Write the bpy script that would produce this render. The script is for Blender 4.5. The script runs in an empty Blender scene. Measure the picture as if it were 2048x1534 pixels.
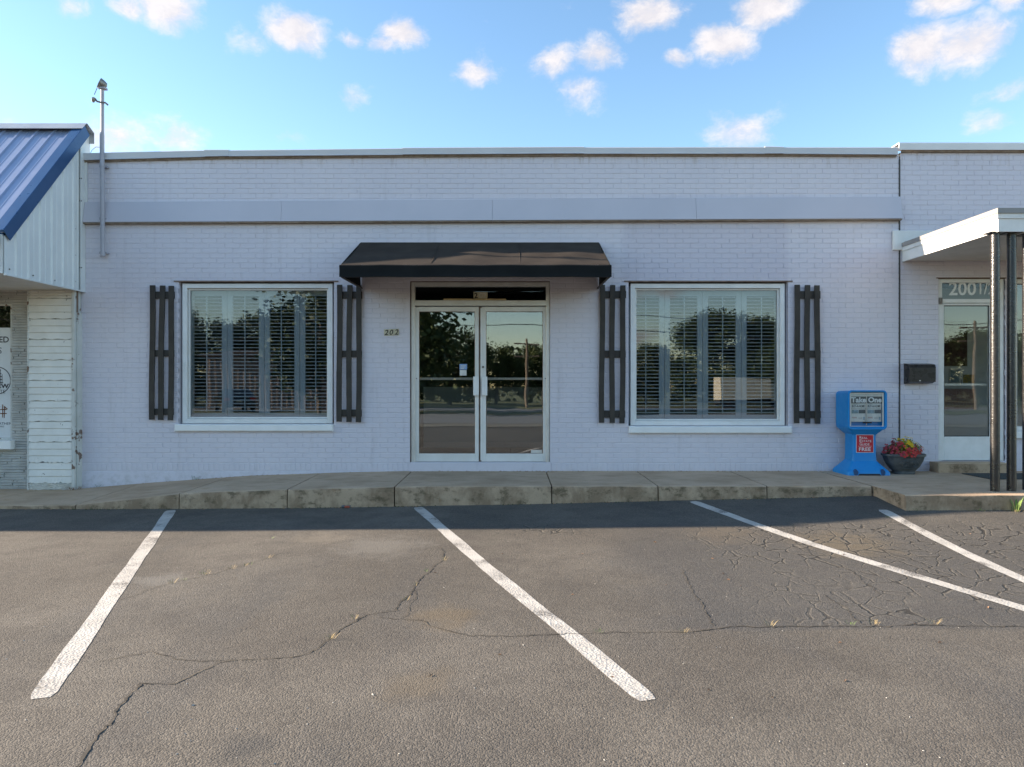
import bpy, math, random
from mathutils import Vector, Matrix
R = math.radians
rnd = random.Random(7)
sc = bpy.context.scene
COL = sc.collection

# ------------------------------------------------------------------ camera
F = 1400.0; D = 9.52; CZ = 1.17; HX = 1024.0; HY = 770.0
cam = bpy.data.cameras.new("camera"); cam_o = bpy.data.objects.new("camera", cam); COL.objects.link(cam_o)
cam.sensor_width = 36; cam.lens = 36 * F / 2048; cam.clip_end = 3000; cam.clip_start = 0.05
cam.shift_y = 3 / 2048
cam_o.location = (0, -D, CZ); cam_o.rotation_euler = (R(90), 0, 0)
sc.camera = cam_o
cy = sc.cycles; cy.max_bounces = 6; cy.diffuse_bounces = 3; cy.glossy_bounces = 3; cy.transmission_bounces = 4; cy.transparent_max_bounces = 10; cy.caustics_reflective = False; cy.caustics_refractive = False

# ------------------------------------------------------------------ light
EL, AZ = 19.5, 6.4                      # sun low on the left, a little behind the facade
to_sun = Vector((-math.cos(R(EL)) * math.cos(R(AZ)), math.cos(R(EL)) * math.sin(R(AZ)), math.sin(R(EL))))
sun = bpy.data.lights.new("sun", 'SUN'); sun.energy = 5.0; sun.angle = R(0.6); sun.color = (1.0, 0.84, 0.67)
sun_o = bpy.data.objects.new("sun", sun); COL.objects.link(sun_o)
sun_o.rotation_euler = (-to_sun).to_track_quat('-Z', 'Y').to_euler()
sun_o.location = (-20, 10, 20)
vs = sc.view_settings
vs.view_transform = 'Standard'; vs.look = 'None'; vs.gamma = 1; vs.exposure = 1.72; vs.use_curve_mapping = False

# ------------------------------------------------------------------ node helpers
class NT:
    def __init__(s, tree): s.t = tree; s.n = tree.nodes; s.l = tree.links
    def add(s, kind, **kw):
        n = s.n.new(kind)
        for k, v in kw.items(): setattr(n, k, v)
        return n
    def put(s, sock, v):
        if isinstance(v, bpy.types.NodeSocket): s.l.new(v, sock)
        else:
            if sock.type == 'RGBA' and len(v) == 3: v = (*v, 1)
            sock.default_value = v
    def math(s, op, a, b=0.0, c=None, clamp=False):
        n = s.add('ShaderNodeMath', operation=op, use_clamp=clamp)
        s.put(n.inputs[0], a); s.put(n.inputs[1], b)
        if c is not None: s.put(n.inputs[2], c)
        return n.outputs[0]
    def vmath(s, op, a, b=None, out=0):
        n = s.add('ShaderNodeVectorMath', operation=op)
        s.put(n.inputs[0], a)
        if b is not None: s.put(n.inputs[1], b)
        return n.outputs[out]
    def scale(s, v, f):
        n = s.add('ShaderNodeVectorMath', operation='SCALE'); s.put(n.inputs[0], v); s.put(n.inputs[3], f); return n.outputs[0]
    def noise(s, vec, scale, detail=4, rough=0.55, dist=0.0, out=0):
        n = s.add('ShaderNodeTexNoise'); s.put(n.inputs['Vector'], vec)
        n.inputs['Scale'].default_value = scale; n.inputs['Detail'].default_value = detail
        n.inputs['Roughness'].default_value = rough; n.inputs['Distortion'].default_value = dist
        return n.outputs[out]
    def voro(s, vec, scale, feature='F1', out=0, rnd_=1.0):
        n = s.add('ShaderNodeTexVoronoi', feature=feature); s.put(n.inputs['Vector'], vec)
        n.inputs['Scale'].default_value = scale; n.inputs['Randomness'].default_value = rnd_
        return n.outputs[out]
    def smooth(s, v, a, b, lo=0.0, hi=1.0):
        n = s.add('ShaderNodeMapRange', interpolation_type='SMOOTHSTEP')
        s.put(n.inputs[0], v); n.inputs[1].default_value = a; n.inputs[2].default_value = b
        n.inputs[3].default_value = lo; n.inputs[4].default_value = hi
        return n.outputs[0]
    def mix(s, f, a, b, blend='MIX'):
        n = s.add('ShaderNodeMix', data_type='RGBA', blend_type=blend)
        s.put(n.inputs[0], f); s.put(n.inputs[6], a); s.put(n.inputs[7], b)
        return n.outputs[2]
    def pos(s): return s.add('ShaderNodeNewGeometry').outputs['Position']
    def sep(s, v):
        n = s.add('ShaderNodeSeparateXYZ'); s.put(n.inputs[0], v); return n.outputs
    def bump(s, h, strength=0.3, dist=0.01, normal=None):
        n = s.add('ShaderNodeBump'); s.put(n.inputs['Height'], h)
        n.inputs['Strength'].default_value = strength; n.inputs['Distance'].default_value = dist
        if normal is not None: s.put(n.inputs['Normal'], normal)
        return n.outputs[0]

# ------------------------------------------------------------------ sky
w = bpy.data.worlds.new("World"); sc.world = w; w.use_nodes = True
T = NT(w.node_tree); T.n.clear()
sky = T.add('ShaderNodeTexSky', sky_type='NISHITA')
sky.sun_disc = False; sky.sun_elevation = R(EL); sky.sun_rotation = math.atan2(to_sun.x, to_sun.y) % (2 * math.pi)
sky.air_density = 1.0; sky.dust_density = 0.2; sky.ozone_density = 1.6; sky.altitude = 100
dirv = T.vmath('NORMALIZE', T.add('ShaderNodeTexCoord').outputs['Generated'])
wob = T.noise(dirv, 9, 4, 0.6, out=1)
dd = T.vmath('ADD', dirv, T.scale(T.vmath('SUBTRACT', wob, (0.5, 0.5, 0.5)), 0.045))
ds = T.vmath('MULTIPLY', dd, (1, 1, 1.6))
CL = [(340, 24, 66, 1.0), (262, 16, 46, .8), (130, 0, 44, .6), (592, 68, 66, 1.0), (510, 82, 44, .5), (808, 76, 54, 1.05), (765, 95, 40, .8), (706, 84, 36, .7),
      (948, 150, 58, .78), (1298, 24, 78, 1.05), (1195, 118, 66, .9), (1105, 130, 62, .78), (1160, 182, 66, .66), (1450, 82, 74, 1.0),
      (1352, 121, 36, .8), (1535, 8, 74, 1.05), (1850, 96, 76, .98), (1935, 92, 74, .98), (1895, -6, 60, .95), (2015, 6, 38, .9), (1985, 240, 46, .6),
      (225, 280, 92, .78), (345, 274, 70, .74), (10, 262, 56, .65), (705, 195, 44, .6), (1475, 266, 92, .72), (575, 276, 44, .5), (2030, 180, 44, .6)]
fb = T.noise(T.vmath('MULTIPLY', dd, (1, 1, 1.5)), 22, 7, 0.66)
hs = T.add('ShaderNodeHueSaturation'); hs.inputs['Saturation'].default_value = 1.12; T.l.new(sky.outputs[0], hs.inputs['Color'])
skyc = T.mix(1.0, hs.outputs[0], (1.04, 1.0, 0.94), 'MULTIPLY')
ccol = T.mix(T.smooth(fb, 0.4, 0.65), (2.55, 2.42, 2.5), (3.0, 2.82, 2.8))
up = T.smooth(T.sep(dirv)[2], -0.01, 0.02, 0, .93)
def sky_shader(cov):
    cm = T.math('ADD', cov, T.math('MULTIPLY', T.math('SUBTRACT', fb, 0.5), 1.45))
    cm = T.math('MULTIPLY', T.smooth(cm, 0.24, 1.02), up)
    bg = T.add('ShaderNodeBackground'); bg.inputs[1].default_value = 0.108
    T.l.new(T.mix(cm, skyc, ccol), bg.inputs[0]); return bg.outputs[0]
tot = None
for px, py, r, a in CL:
    c = Vector(((px - HX) / F, 1, (HY - py) / F)).normalized()
    dist = T.vmath('DISTANCE', ds, (c.x, c.y, c.z * 1.6), out=1)
    v = T.smooth(dist, 0.0, r * 1.38 / F, a * 1.06, 0)
    tot = v if tot is None else T.math('MAXIMUM', tot, v)
# the same broken small clouds over the rest of the sky, placed by chance
low = T.noise(T.vmath('MULTIPLY', dirv, (1, 1, 2.2)), 5.5, 2, 0.5)
rest = T.math('MULTIPLY', T.smooth(low, 0.55, 0.75, 0, .95), T.smooth(T.sep(dirv)[1], 0.62, 0.25))
dx_, dy_, dz_ = T.sep(dirv)
north = T.math('MULTIPLY', T.math('LESS_THAN', T.math('ABSOLUTE', dx_), T.math('MULTIPLY', dy_, 0.95)), T.math('LESS_THAN', dz_, T.math('MULTIPLY', dy_, 0.75)))
mxs = T.add('ShaderNodeMixShader'); T.l.new(north, mxs.inputs[0]); T.l.new(sky_shader(rest), mxs.inputs[1]); T.l.new(sky_shader(tot), mxs.inputs[2])
T.l.new(mxs.outputs[0], T.add('ShaderNodeOutputWorld').inputs[0])


# ------------------------------------------------------------------ materials
M = {}
def mat(name, col, rough=0.6, col2=None, nscale=3.0, bump=0.0, bscale=60, bdist=0.004, metal=0.0, spec=0.5, speck=None, coat=0.0):
    m = bpy.data.materials.new(name); m.use_nodes = True
    t = NT(m.node_tree); b = t.n['Principled BSDF']
    p = t.pos()
    c = col
    if col2 is not None:
        f = t.smooth(t.noise(p, nscale, 5, 0.6), 0.3, 0.7)
        c = t.mix(f, col, col2)
    if speck is not None:                    # (colour, scale, threshold)
        f = t.smooth(t.noise(p, speck[1], 3, 0.6), speck[2], speck[2] + 0.06)
        c = t.mix(f, c, speck[0])
    t.put(b.inputs['Base Color'], c)
    rr = t.math('ADD', t.math('MULTIPLY', t.math('SUBTRACT', t.noise(p, 14, 3), 0.5), 0.25), rough)
    t.put(b.inputs['Roughness'], rr)
    b.inputs['Metallic'].default_value = metal; b.inputs['Specular IOR Level'].default_value = spec
    b.inputs['Coat Weight'].default_value = coat
    if bump: t.put(b.inputs['Normal'], t.bump(t.noise(p, bscale, 4, 0.6), bump, bdist))
    M[name] = m
    return m

def wall_paint():
    m = bpy.data.materials.new('lavender_paint'); m.use_nodes = True
    t = NT(m.node_tree); b = t.n['Principled BSDF']; p = t.pos(); x, y, z = t.sep(p)
    base = t.mix(t.smooth(t.noise(p, 0.7, 4), 0.3, 0.7), (0.675, 0.64, 0.69), (0.72, 0.68, 0.725))
    base = t.mix(t.math('MULTIPLY', t.smooth(t.noise(p, 6, 5, 0.65), 0.5, 0.75), 0.35), base, (0.62, 0.585, 0.64))
    # repainted patches, a shade more violet, edges left by the roller
    wob = t.math('MULTIPLY', t.math('SUBTRACT', t.noise(p, 9, 4), 0.5), 0.16)
    def rect(x0, x1, z0, z1):
        xx = t.math('ADD', x, wob); zz = t.math('ADD', z, wob)
        f = t.math('MULTIPLY', t.smooth(xx, x0 - .05, x0 + .05), t.smooth(xx, x1 - .05, x1 + .05, 1, 0))
        f = t.math('MULTIPLY', f, t.smooth(zz, z0 - .05, z0 + .05)); return t.math('MULTIPLY', f, t.smooth(zz, z1 - .05, z1 + .05, 1, 0))
    base = t.mix(t.math('MULTIPLY', rect(1.5, 3.75, 2.6, 3.42), 0.55), base, (0.57, 0.53, 0.60))
    base = t.mix(t.math('MULTIPLY', rect(1.6, 4.0, 3.4, 3.75), 0.45), base, (0.54, 0.51, 0.58))
    # rust runs and grime under the coping, scuffs
    g = t.math('MULTIPLY', t.smooth(z, 4.05, 4.27), t.smooth(t.noise(t.vmath('MULTIPLY', p, (9, 9, 1.2)), 1.0, 5, 0.7), 0.5, 0.72))
    base = t.mix(t.math('MULTIPLY', g, 0.6), base, (0.34, 0.26, 0.19))
    st = t.math('MULTIPLY', t.smooth(t.noise(t.vmath('MULTIPLY', p, (5, 5, .5)), 1.0, 5, .7), 0.54, 0.74), 0.3)
    base = t.mix(st, base, (0.47, 0.43, 0.44))
    sp = t.smooth(t.noise(p, 38, 3, 0.6), 0.73, 0.78)
    base = t.mix(t.math('MULTIPLY', sp, 0.45), base, (0.28, 0.25, 0.25))
    low = t.math('MULTIPLY', t.smooth(z, -0.15, 0.14, 1, 0), t.smooth(t.noise(p, 11, 5, 0.65), 0.42, 0.7))
    base = t.mix(t.math('MULTIPLY', low, 0.4), base, (0.40, 0.37, 0.35))
    t.put(b.inputs['Base Color'], base); b.inputs['Roughness'].default_value = 0.55
    h = t.math('ADD', t.math('MULTIPLY', t.noise(p, 130, 3, 0.6), 0.5), t.noise(p, 28, 4, 0.6))
    t.put(b.inputs['Normal'], t.bump(h, 0.35, 0.004))
    M['paint'] = m
wall_paint()

def asphalt():
    m = bpy.data.materials.new('worn_asphalt'); m.use_nodes = True
    t = NT(m.node_tree); b = t.n['Principled BSDF']; p = t.pos(); x, y, z = t.sep(p)
    big = t.noise(p, 0.55, 5, 0.6); mid = t.noise(p, 3.2, 5, 0.62); fine = t.noise(p, 75, 3, 0.75)
    col = t.mix(t.smooth(big, 0.32, 0.7), (0.100, 0.088, 0.073), (0.148, 0.132, 0.110))
    col = t.mix(t.math('MULTIPLY', t.smooth(mid, 0.42, 0.72), 0.5), col, (0.076, 0.068, 0.059))
    col = t.mix(t.math('MULTIPLY', t.smooth(t.noise(t.vmath('MULTIPLY', p, (1.6, .5, 1)), 1.0, 4, .6), .5, .72), .45), col, (0.085, 0.081, 0.076))
    # rough older patch beyond the seam on the right
    wobn = t.math('SUBTRACT', t.noise(p, 2.2, 4), 0.5)
    yy = t.math('ADD', y, t.math('MULTIPLY', wobn, 0.12)); xx = t.math('ADD', x, t.math('MULTIPLY', wobn, 1.0))
    old = t.math('MULTIPLY', t.smooth(yy, -5.44, -5.36), t.smooth(xx, 0.6, 1.3))
    old = t.math('MULTIPLY', old, t.smooth(y, -3.6, -2.2, 1, 0.35))
    col = t.mix(t.math('MULTIPLY', old, 0.6), col, (0.070, 0.068, 0.066))
    # stone grains
    vn = t.add('ShaderNodeTexVoronoi'); t.put(vn.inputs['Vector'], p); vn.inputs['Scale'].default_value = 125; v1 = vn.outputs[1]
    col = t.mix(0.30, col, t.mix(1.0, col, t.mix(t.smooth(t.sep(v1)[0], 0.1, 0.95), (0.35, 0.35, 0.35), (1.75, 1.72, 1.66)), 'MULTIPLY'))
    pale_grain = t.smooth(t.sep(v1)[1], 0.965, 0.985)  # a few pale stone grains, picked at random
    col = t.mix(t.math('MULTIPLY', pale_grain, 0.25), col, (0.30, 0.28, 0.25))
    col = t.mix(t.math('MULTIPLY', t.smooth(fine, 0.52, 0.68), 0.4), col, (0.035, 0.033, 0.031))
    # rust and oil stains
    blotn = t.math('SUBTRACT', t.noise(p, 4.5, 5, .65), 0.5)
    def blot(cx, cy, r, colr, amt, c):
        dx = t.math('SUBTRACT', x, cx); dy = t.math('SUBTRACT', y, cy)
        d = t.math('SQRT', t.math('ADD', t.math('MULTIPLY', dx, dx), t.math('MULTIPLY', dy, dy)))
        d = t.math('ADD', d, t.math('MULTIPLY', blotn, r * 1.7))
        return t.mix(t.math('MULTIPLY', t.smooth(d, r * 0.2, r, 1, 0), amt), c, colr)
    col = blot(-0.42, -5.15, 0.30, (0.155, 0.115, 0.068), 0.45, col)
    col = blot(-0.45, -6.15, 0.24, (0.15, 0.118, 0.078), 0.4, col)
    col = blot(2.95, -3.3, 0.62, (0.19, 0.145, 0.085), 0.42, col)
    col = blot(2.0, -2.9, 0.5, (0.16, 0.125, 0.085), 0.35, col)
    col = blot(-1.05, -6.75, 0.16, (0.05, 0.05, 0.05), 0.5, col)
    col = blot(-1.2, -3.3, 0.55, (0.20, 0.185, 0.16), 0.5, col)
    col = blot(-1.75, -3.0, 0.35, (0.22, 0.19, 0.15), 0.45, col)
    col = blot(-2.6, -4.4, 0.3, (0.21, 0.20, 0.18), 0.4, col)
    # alligator cracking
    pj = t.vmath('ADD', p, t.scale(t.vmath('SUBTRACT', t.noise(p, 5, 3, out=1), (.5, .5, .5)), 0.12))
    e1 = t.voro(t.vmath('MULTIPLY', pj, (1, 0.8, 0.01)), 6.5, 'DISTANCE_TO_EDGE')
    reg = t.math('MULTIPLY', t.smooth(xx, 1.3, 2.3), t.math('MULTIPLY', t.smooth(yy, -5.42, -5.25), t.smooth(yy, -2.75, -2.35, 1, 0)))
    hole = t.smooth(t.noise(p, 1.1, 3), 0.30, 0.46)
    reg = t.math('MULTIPLY', reg, hole)
    reg2 = t.math('MULTIPLY', t.math('MULTIPLY', t.smooth(x, -0.5, 0.2), t.smooth(x, 0.4, 1.0, 1, 0)), t.math('MULTIPLY', t.smooth(y, -2.95, -2.8), t.smooth(y, -2.5, -2.3, 1, 0)))
    reg = t.math('MAXIMUM', reg, t.math('MULTIPLY', reg2, 0.9))
    thin = t.math('MULTIPLY', t.smooth(e1, 0.018, 0.05, 1, 0), reg)
    crk = thin
    sunlit_rim = t.math('MULTIPLY', t.smooth(e1, 0.03, 0.10, 1, 0), reg)  # sun on the crack edges, painted as a pale tan rim
    col = t.mix(t.math('MULTIPLY', sunlit_rim, 0.45), col, (0.21, 0.19, 0.155))
    col = t.mix(t.math('MULTIPLY', crk, 0.9), col, (0.03, 0.027, 0.024))
    t.put(b.inputs['Base Color'], col)
    t.put(b.inputs['Roughness'], t.smooth(mid, 0.2, 0.8, 0.78, 0.95)); b.inputs['Specular IOR Level'].default_value = 0.3
    h = t.math('ADD', t.math('MULTIPLY', vn.outputs[0], -0.9), t.math('MULTIPLY', t.noise(p, 150, 3, 0.7), 0.9))
    h = t.math('SUBTRACT', h, t.math('MULTIPLY', crk, 1.6))
    h2 = t.math('MULTIPLY', t.noise(p, 12, 3, 0.6), 0.9)
    t.put(b.inputs['Normal'], t.bump(t.math('ADD', h, h2), 0.55, 0.0058))
    M['asphalt'] = m
asphalt()

def concrete():
    m = bpy.data.materials.new('weathered_concrete'); m.use_nodes = True
    t = NT(m.node_tree); b = t.n['Principled BSDF']; g = t.add('ShaderNodeNewGeometry'); p = g.outputs['Position']; x, y, z = t.sep(p)
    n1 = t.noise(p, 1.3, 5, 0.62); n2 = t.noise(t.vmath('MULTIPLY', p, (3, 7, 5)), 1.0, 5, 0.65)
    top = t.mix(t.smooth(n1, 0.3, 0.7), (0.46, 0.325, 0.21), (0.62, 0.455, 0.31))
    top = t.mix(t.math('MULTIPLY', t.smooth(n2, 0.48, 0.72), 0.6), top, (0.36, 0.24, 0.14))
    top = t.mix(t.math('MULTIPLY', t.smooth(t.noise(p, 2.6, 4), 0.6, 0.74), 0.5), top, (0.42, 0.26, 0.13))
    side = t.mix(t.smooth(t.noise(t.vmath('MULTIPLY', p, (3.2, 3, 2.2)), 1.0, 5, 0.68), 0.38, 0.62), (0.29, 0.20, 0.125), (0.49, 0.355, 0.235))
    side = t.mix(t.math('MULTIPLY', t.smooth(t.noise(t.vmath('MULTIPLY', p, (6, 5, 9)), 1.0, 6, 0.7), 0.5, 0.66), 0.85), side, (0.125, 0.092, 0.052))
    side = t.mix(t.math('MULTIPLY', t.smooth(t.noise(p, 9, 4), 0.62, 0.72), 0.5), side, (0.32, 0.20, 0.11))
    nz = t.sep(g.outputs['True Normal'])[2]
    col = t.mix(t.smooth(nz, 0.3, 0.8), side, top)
    col = t.mix(t.math('MULTIPLY', t.smooth(t.noise(p, 90, 3), 0.58, 0.68), 0.4), col, (0.20, 0.16, 0.11))
    t.put(b.inputs['Base Color'], col); b.inputs['Roughness'].default_value = 0.88; b.inputs['Specular IOR Level'].default_value = 0.3
    h = t.math('ADD', t.noise(p, 60, 5, 0.7), t.math('MULTIPLY', t.noise(p, 9, 4), 1.4))
    t.put(b.inputs['Normal'], t.bump(h, 0.45, 0.007))
    M['concrete'] = m
concrete()

def glass(name, f0=0.06, tint=(0.8, 0.8, 0.8), wave=0.02):
    m = bpy.data.materials.new(name); m.use_nodes = True
    t = NT(m.node_tree); t.n.clear()
    lw = t.add('ShaderNodeLayerWeight'); lw.inputs[0].default_value = 0.5
    gl = t.add('ShaderNodeBsdfGlossy'); gl.inputs['Roughness'].default_value = 0.01; gl.inputs[0].default_value = (0.95, 0.97, 0.97, 1)
    if wave: t.put(gl.inputs['Normal'], t.bump(t.noise(t.pos(), 1.6, 1), wave, 0.05))
    tr = t.add('ShaderNodeBsdfTransparent'); tr.inputs[0].default_value = (*tint, 1)
    mx = t.add('ShaderNodeMixShader')
    f = t.math('MULTIPLY_ADD', t.math('POWER', lw.outputs['Facing'], 5.0), 1 - f0, f0)
    t.put(mx.inputs[0], f); t.l.new(tr.outputs[0], mx.inputs[1]); t.l.new(gl.outputs[0], mx.inputs[2])
    t.l.new(mx.outputs[0], t.add('ShaderNodeOutputMaterial').inputs[0])
    M[name] = m
glass('window_glass', 0.075, (0.80, 0.81, 0.81))
glass('door_glass', 0.125, (0.84, 0.84, 0.83))
glass('transom_glass', 0.03, (0.80, 0.82, 0.83))
glass('shop_door_glass', 0.06, (0.93, 0.94, 0.93))
glass('clear_acrylic', 0.02, (0.96, 0.97, 0.97), 0)

mat('white_frame', (0.86, 0.85, 0.82), 0.35, (0.77, 0.76, 0.72), 5, 0.08, 40, .002)
mat('alum_frame', (0.76, 0.73, 0.67), 0.38, (0.66, 0.62, 0.56), 4, 0.06, 60, .002, metal=0.25)
mat('door_white', (0.82, 0.80, 0.76), 0.4, (0.73, 0.71, 0.66), 3, 0.06, 50, .002, metal=0.1)
mat('sill_white', (0.90, 0.89, 0.86), 0.6, (0.84, 0.83, 0.80), 4, 0.35, 45, .004)
mat('louver_white', (0.80, 0.84, 0.86), 0.45, (0.74, 0.78, 0.80), 2)
mat('shutter_white', (0.52, 0.60, 0.66), 0.45, (0.48, 0.56, 0.62), 2)
mat('lintel_rust', (0.16, 0.10, 0.07), 0.8, (0.27, 0.20, 0.15), 9, 0.3, 60)
mat('coping_metal', (0.58, 0.57, 0.58), 0.5, (0.64, 0.63, 0.63), 1.2, 0.12, 7, .006)
mat('coping_white', (0.84, 0.83, 0.81), 0.5, (0.76, 0.75, 0.73), 1.5, 0.1, 7, .006)
mat('band_paint', (0.545, 0.525, 0.575), 0.5, (0.585, 0.56, 0.61), 0.9, 0.10, 9, .006)
mat('band_wood', (0.20, 0.14, 0.09), 0.8, (0.30, 0.24, 0.18), 12, 0.3, 50)
mat('pole_paint', (0.42, 0.41, 0.45), 0.5, (0.36, 0.35, 0.39), 6)
mat('old_metal', (0.30, 0.29, 0.27), 0.5, (0.16, 0.13, 0.11), 18, 0.2, 60, metal=0.6)
mat('lamp_glass', (0.10, 0.09, 0.08), 0.2, (0.22, 0.20, 0.18), 30)
mat('black_rubber', (0.012, 0.012, 0.013), 0.6)
mat('valance_cloth', (0.010, 0.012, 0.013), 0.85, (0.014, 0.016, 0.017), 3.5, 0.3, 260, .0015, spec=0.12)
mat('awning_cloth', (0.036, 0.028, 0.022), 0.85, (0.052, 0.041, 0.032), 3.5, 0.3, 260, .0015, spec=0.15, speck=((0.08, 0.066, 0.055), 24, 0.70))
mat('awning_frame', (0.11, 0.09, 0.075), 0.6, (0.06, 0.05, 0.045), 10)
mat('stained_wood', (0.030, 0.025, 0.020), 0.7, (0.050, 0.043, 0.034), 7, 0.4, 35, .004, speck=((0.025, 0.02, 0.018), 16, 0.64))
mat('interior_wall', (0.50, 0.55, 0.56), 0.8)
mat('room_pale', (0.78, 0.77, 0.72), 0.8)
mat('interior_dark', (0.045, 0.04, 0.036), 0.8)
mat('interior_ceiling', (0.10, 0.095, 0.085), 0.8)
mat('interior_white', (0.62, 0.62, 0.60), 0.6)
mat('interior_tile', (0.26, 0.25, 0.23), 0.5, (0.21, 0.20, 0.19), 3)
mat('paper', (0.72, 0.71, 0.66), 0.8, (0.62, 0.61, 0.57), 15)
mat('paper_blue', (0.25, 0.38, 0.62), 0.7)
mat('paper_pink', (0.52, 0.40, 0.36), 0.7)
mat('photo_sky', (0.34, 0.43, 0.50), 0.7, (0.20, 0.26, 0.24), 40)
mat('photo_red', (0.42, 0.18, 0.15), 0.7, (0.5, 0.35, 0.3), 60)
mat('photo_brown', (0.08, 0.022, 0.018), 0.7, (0.12, 0.04, 0.03), 20)
mat('photo_yellow', (0.55, 0.36, 0.05), 0.7, (0.2, 0.2, 0.14), 30)
mat('number_cream', (0.66, 0.60, 0.42), 0.6, (0.55, 0.50, 0.36), 20)
mat('number_black', (0.03, 0.025, 0.02), 0.5)
mat('ink', (0.045, 0.045, 0.05), 0.7)
mat('ink_brown', (0.22, 0.10, 0.05), 0.7)
mat('vinyl_white', (0.72, 0.74, 0.74), 0.5, (0.64, 0.66, 0.66), 3)
mat('decal_white', (0.86, 0.88, 0.86), 0.6)
mat('ledge_wood', (0.62, 0.46, 0.24), 0.7, (0.45, 0.32, 0.17), 20)
mat('box_blue', (0.006, 0.23, 0.60), 0.45, (0.010, 0.26, 0.62), 5, 0.12, 120, .001, speck=((0.05, 0.29, 0.62), 9, 0.66))
mat('card_grey', (0.11, 0.115, 0.115), 0.6)
mat('sign_red', (0.55, 0.012, 0.03), 0.45, (0.47, 0.012, 0.025), 8)
mat('sign_white', (0.78, 0.78, 0.76), 0.5)
mat('planter_grey', (0.055, 0.060, 0.062), 0.55, (0.10, 0.108, 0.11), 14, 0.3, 60, .003)
mat('soil', (0.03, 0.02, 0.014), 0.95, None, 1, 0.6, 40)
mat('mail_black', (0.018, 0.017, 0.016), 0.28, (0.035, 0.03, 0.026), 8, 0.1, 20)
mat('post_black', (0.010, 0.009, 0.008), 0.30, (0.025, 0.021, 0.018), 11, 0.7, 55, .005, spec=0.7)
mat('canopy_white', (0.84, 0.82, 0.78), 0.6, (0.76, 0.74, 0.70), 4, 0.25, 30, .004, speck=((0.40, 0.36, 0.30), 20, 0.70))
mat('canopy_drip', (0.30, 0.28, 0.265), 0.5, (0.25, 0.24, 0.23), 3)
mat('soffit', (0.74, 0.70, 0.63), 0.7, (0.66, 0.62, 0.55), 4)
mat('mat_green', (0.035, 0.042, 0.040), 0.95, (0.05, 0.058, 0.055), 30, 0.6, 150, .004)
mat('roof_blue', (0.30, 0.35, 0.48), 0.36, (0.33, 0.38, 0.52), 3, 0.05, 5, .004, metal=0.35, spec=0.9)
mat('trim_blue', (0.030, 0.085, 0.20), 0.32, (0.038, 0.10, 0.22), 3, 0.05, 5, .004, metal=0.2)
mat('cap_sky_sheen', (0.52, 0.53, 0.54), 0.35, (0.45, 0.46, 0.48), 3, metal=0.3)  # pale grey paints the sky's reflection into the ridge cap
mat('siding_white', (0.76, 0.77, 0.75), 0.42, (0.70, 0.71, 0.70), 2.5, 0.06, 6, .004, speck=((0.36, 0.34, 0.30), 30, 0.74))
mat('shingle_white', (0.84, 0.82, 0.76), 0.7, (0.76, 0.74, 0.68), 5, 0.3, 30, .004, speck=((0.12, 0.09, 0.065), 13, 0.675))
mat('worn_board', (0.66, 0.66, 0.62), 0.75, (0.56, 0.56, 0.52), 4, 0.5, 30, .005, speck=((0.20, 0.135, 0.10), 7, 0.57))
mat('thin_brick', (0.42, 0.415, 0.39), 0.75, (0.54, 0.535, 0.50), 5, 0.4, 40, .006, speck=((0.16, 0.13, 0.10), 18, 0.68))
mat('crack_dark', (0.018, 0.016, 0.013), 0.95, (0.10, 0.085, 0.065), 5)
mat('leaf_green', (0.055, 0.11, 0.025), 0.6, (0.085, 0.15, 0.03), 30)
mat('leaf_lime', (0.16, 0.24, 0.04), 0.6, (0.11, 0.19, 0.035), 60)
mat('leaf_dry', (0.40, 0.31, 0.15), 0.8, (0.30, 0.22, 0.11), 40)
mat('petal_red', (0.55, 0.035, 0.02), 0.6, (0.42, 0.02, 0.03), 40)
mat('petal_yellow', (0.80, 0.55, 0.015), 0.6, (0.70, 0.42, 0.01), 40)
mat('petal_pink', (0.50, 0.045, 0.07), 0.6, (0.28, 0.02, 0.035), 40)
mat('dead_leaf', (0.34, 0.20, 0.11), 0.8, (0.24, 0.13, 0.07), 50)
mat('pale_chip', (0.42, 0.40, 0.36), 0.8)
mat('moss', (0.06, 0.075, 0.025), 0.9, (0.10, 0.085, 0.04), 20)
mat('litter_red', (0.42, 0.09, 0.05), 0.6)
mat('screw', (0.20, 0.19, 0.18), 0.5, metal=0.5)
mat('wire', (0.06, 0.055, 0.05), 0.6)
mat('crown_green', (0.028, 0.055, 0.010), 0.65, (0.055, 0.085, 0.018), .8)
mat('crown_olive', (0.04, 0.065, 0.012), 0.65, (0.08, 0.105, 0.022), .8)
mat('bark', (0.10, 0.075, 0.055), 0.9, (0.06, 0.045, 0.035), 6, 0.5, 12, .02)
mat('pole_wood', (0.24, 0.19, 0.14), 0.85, (0.17, 0.13, 0.10), 5)
mat('grass', (0.075, 0.10, 0.028), 0.9, (0.16, 0.15, 0.06), 1.5, 0.6, 12, .03)
mat('verge_dirt', (0.24, 0.22, 0.18), 0.9, (0.18, 0.165, 0.13), 2)
mat('road_asphalt', (0.17, 0.175, 0.18), 0.85, (0.21, 0.215, 0.22), 1.2, 0.3, 40, .005)
mat('tan_siding', (0.33, 0.26, 0.22), 0.6, (0.28, 0.22, 0.19), 2)
mat('tan_roof', (0.14, 0.11, 0.10), 0.7)
mat('hedge_grey', (0.10, 0.115, 0.12), 0.8, (0.13, 0.145, 0.15), 2)
mat('car_black', (0.012, 0.012, 0.014), 0.22, spec=0.6, coat=0.6)
mat('car_glass', (0.02, 0.025, 0.03), 0.06, spec=0.8)
mat('tail_red', (0.55, 0.012, 0.012), 0.25)
mat('tyre', (0.02, 0.02, 0.02), 0.85)
mat('rim', (0.4, 0.4, 0.42), 0.3, metal=0.8)
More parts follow.
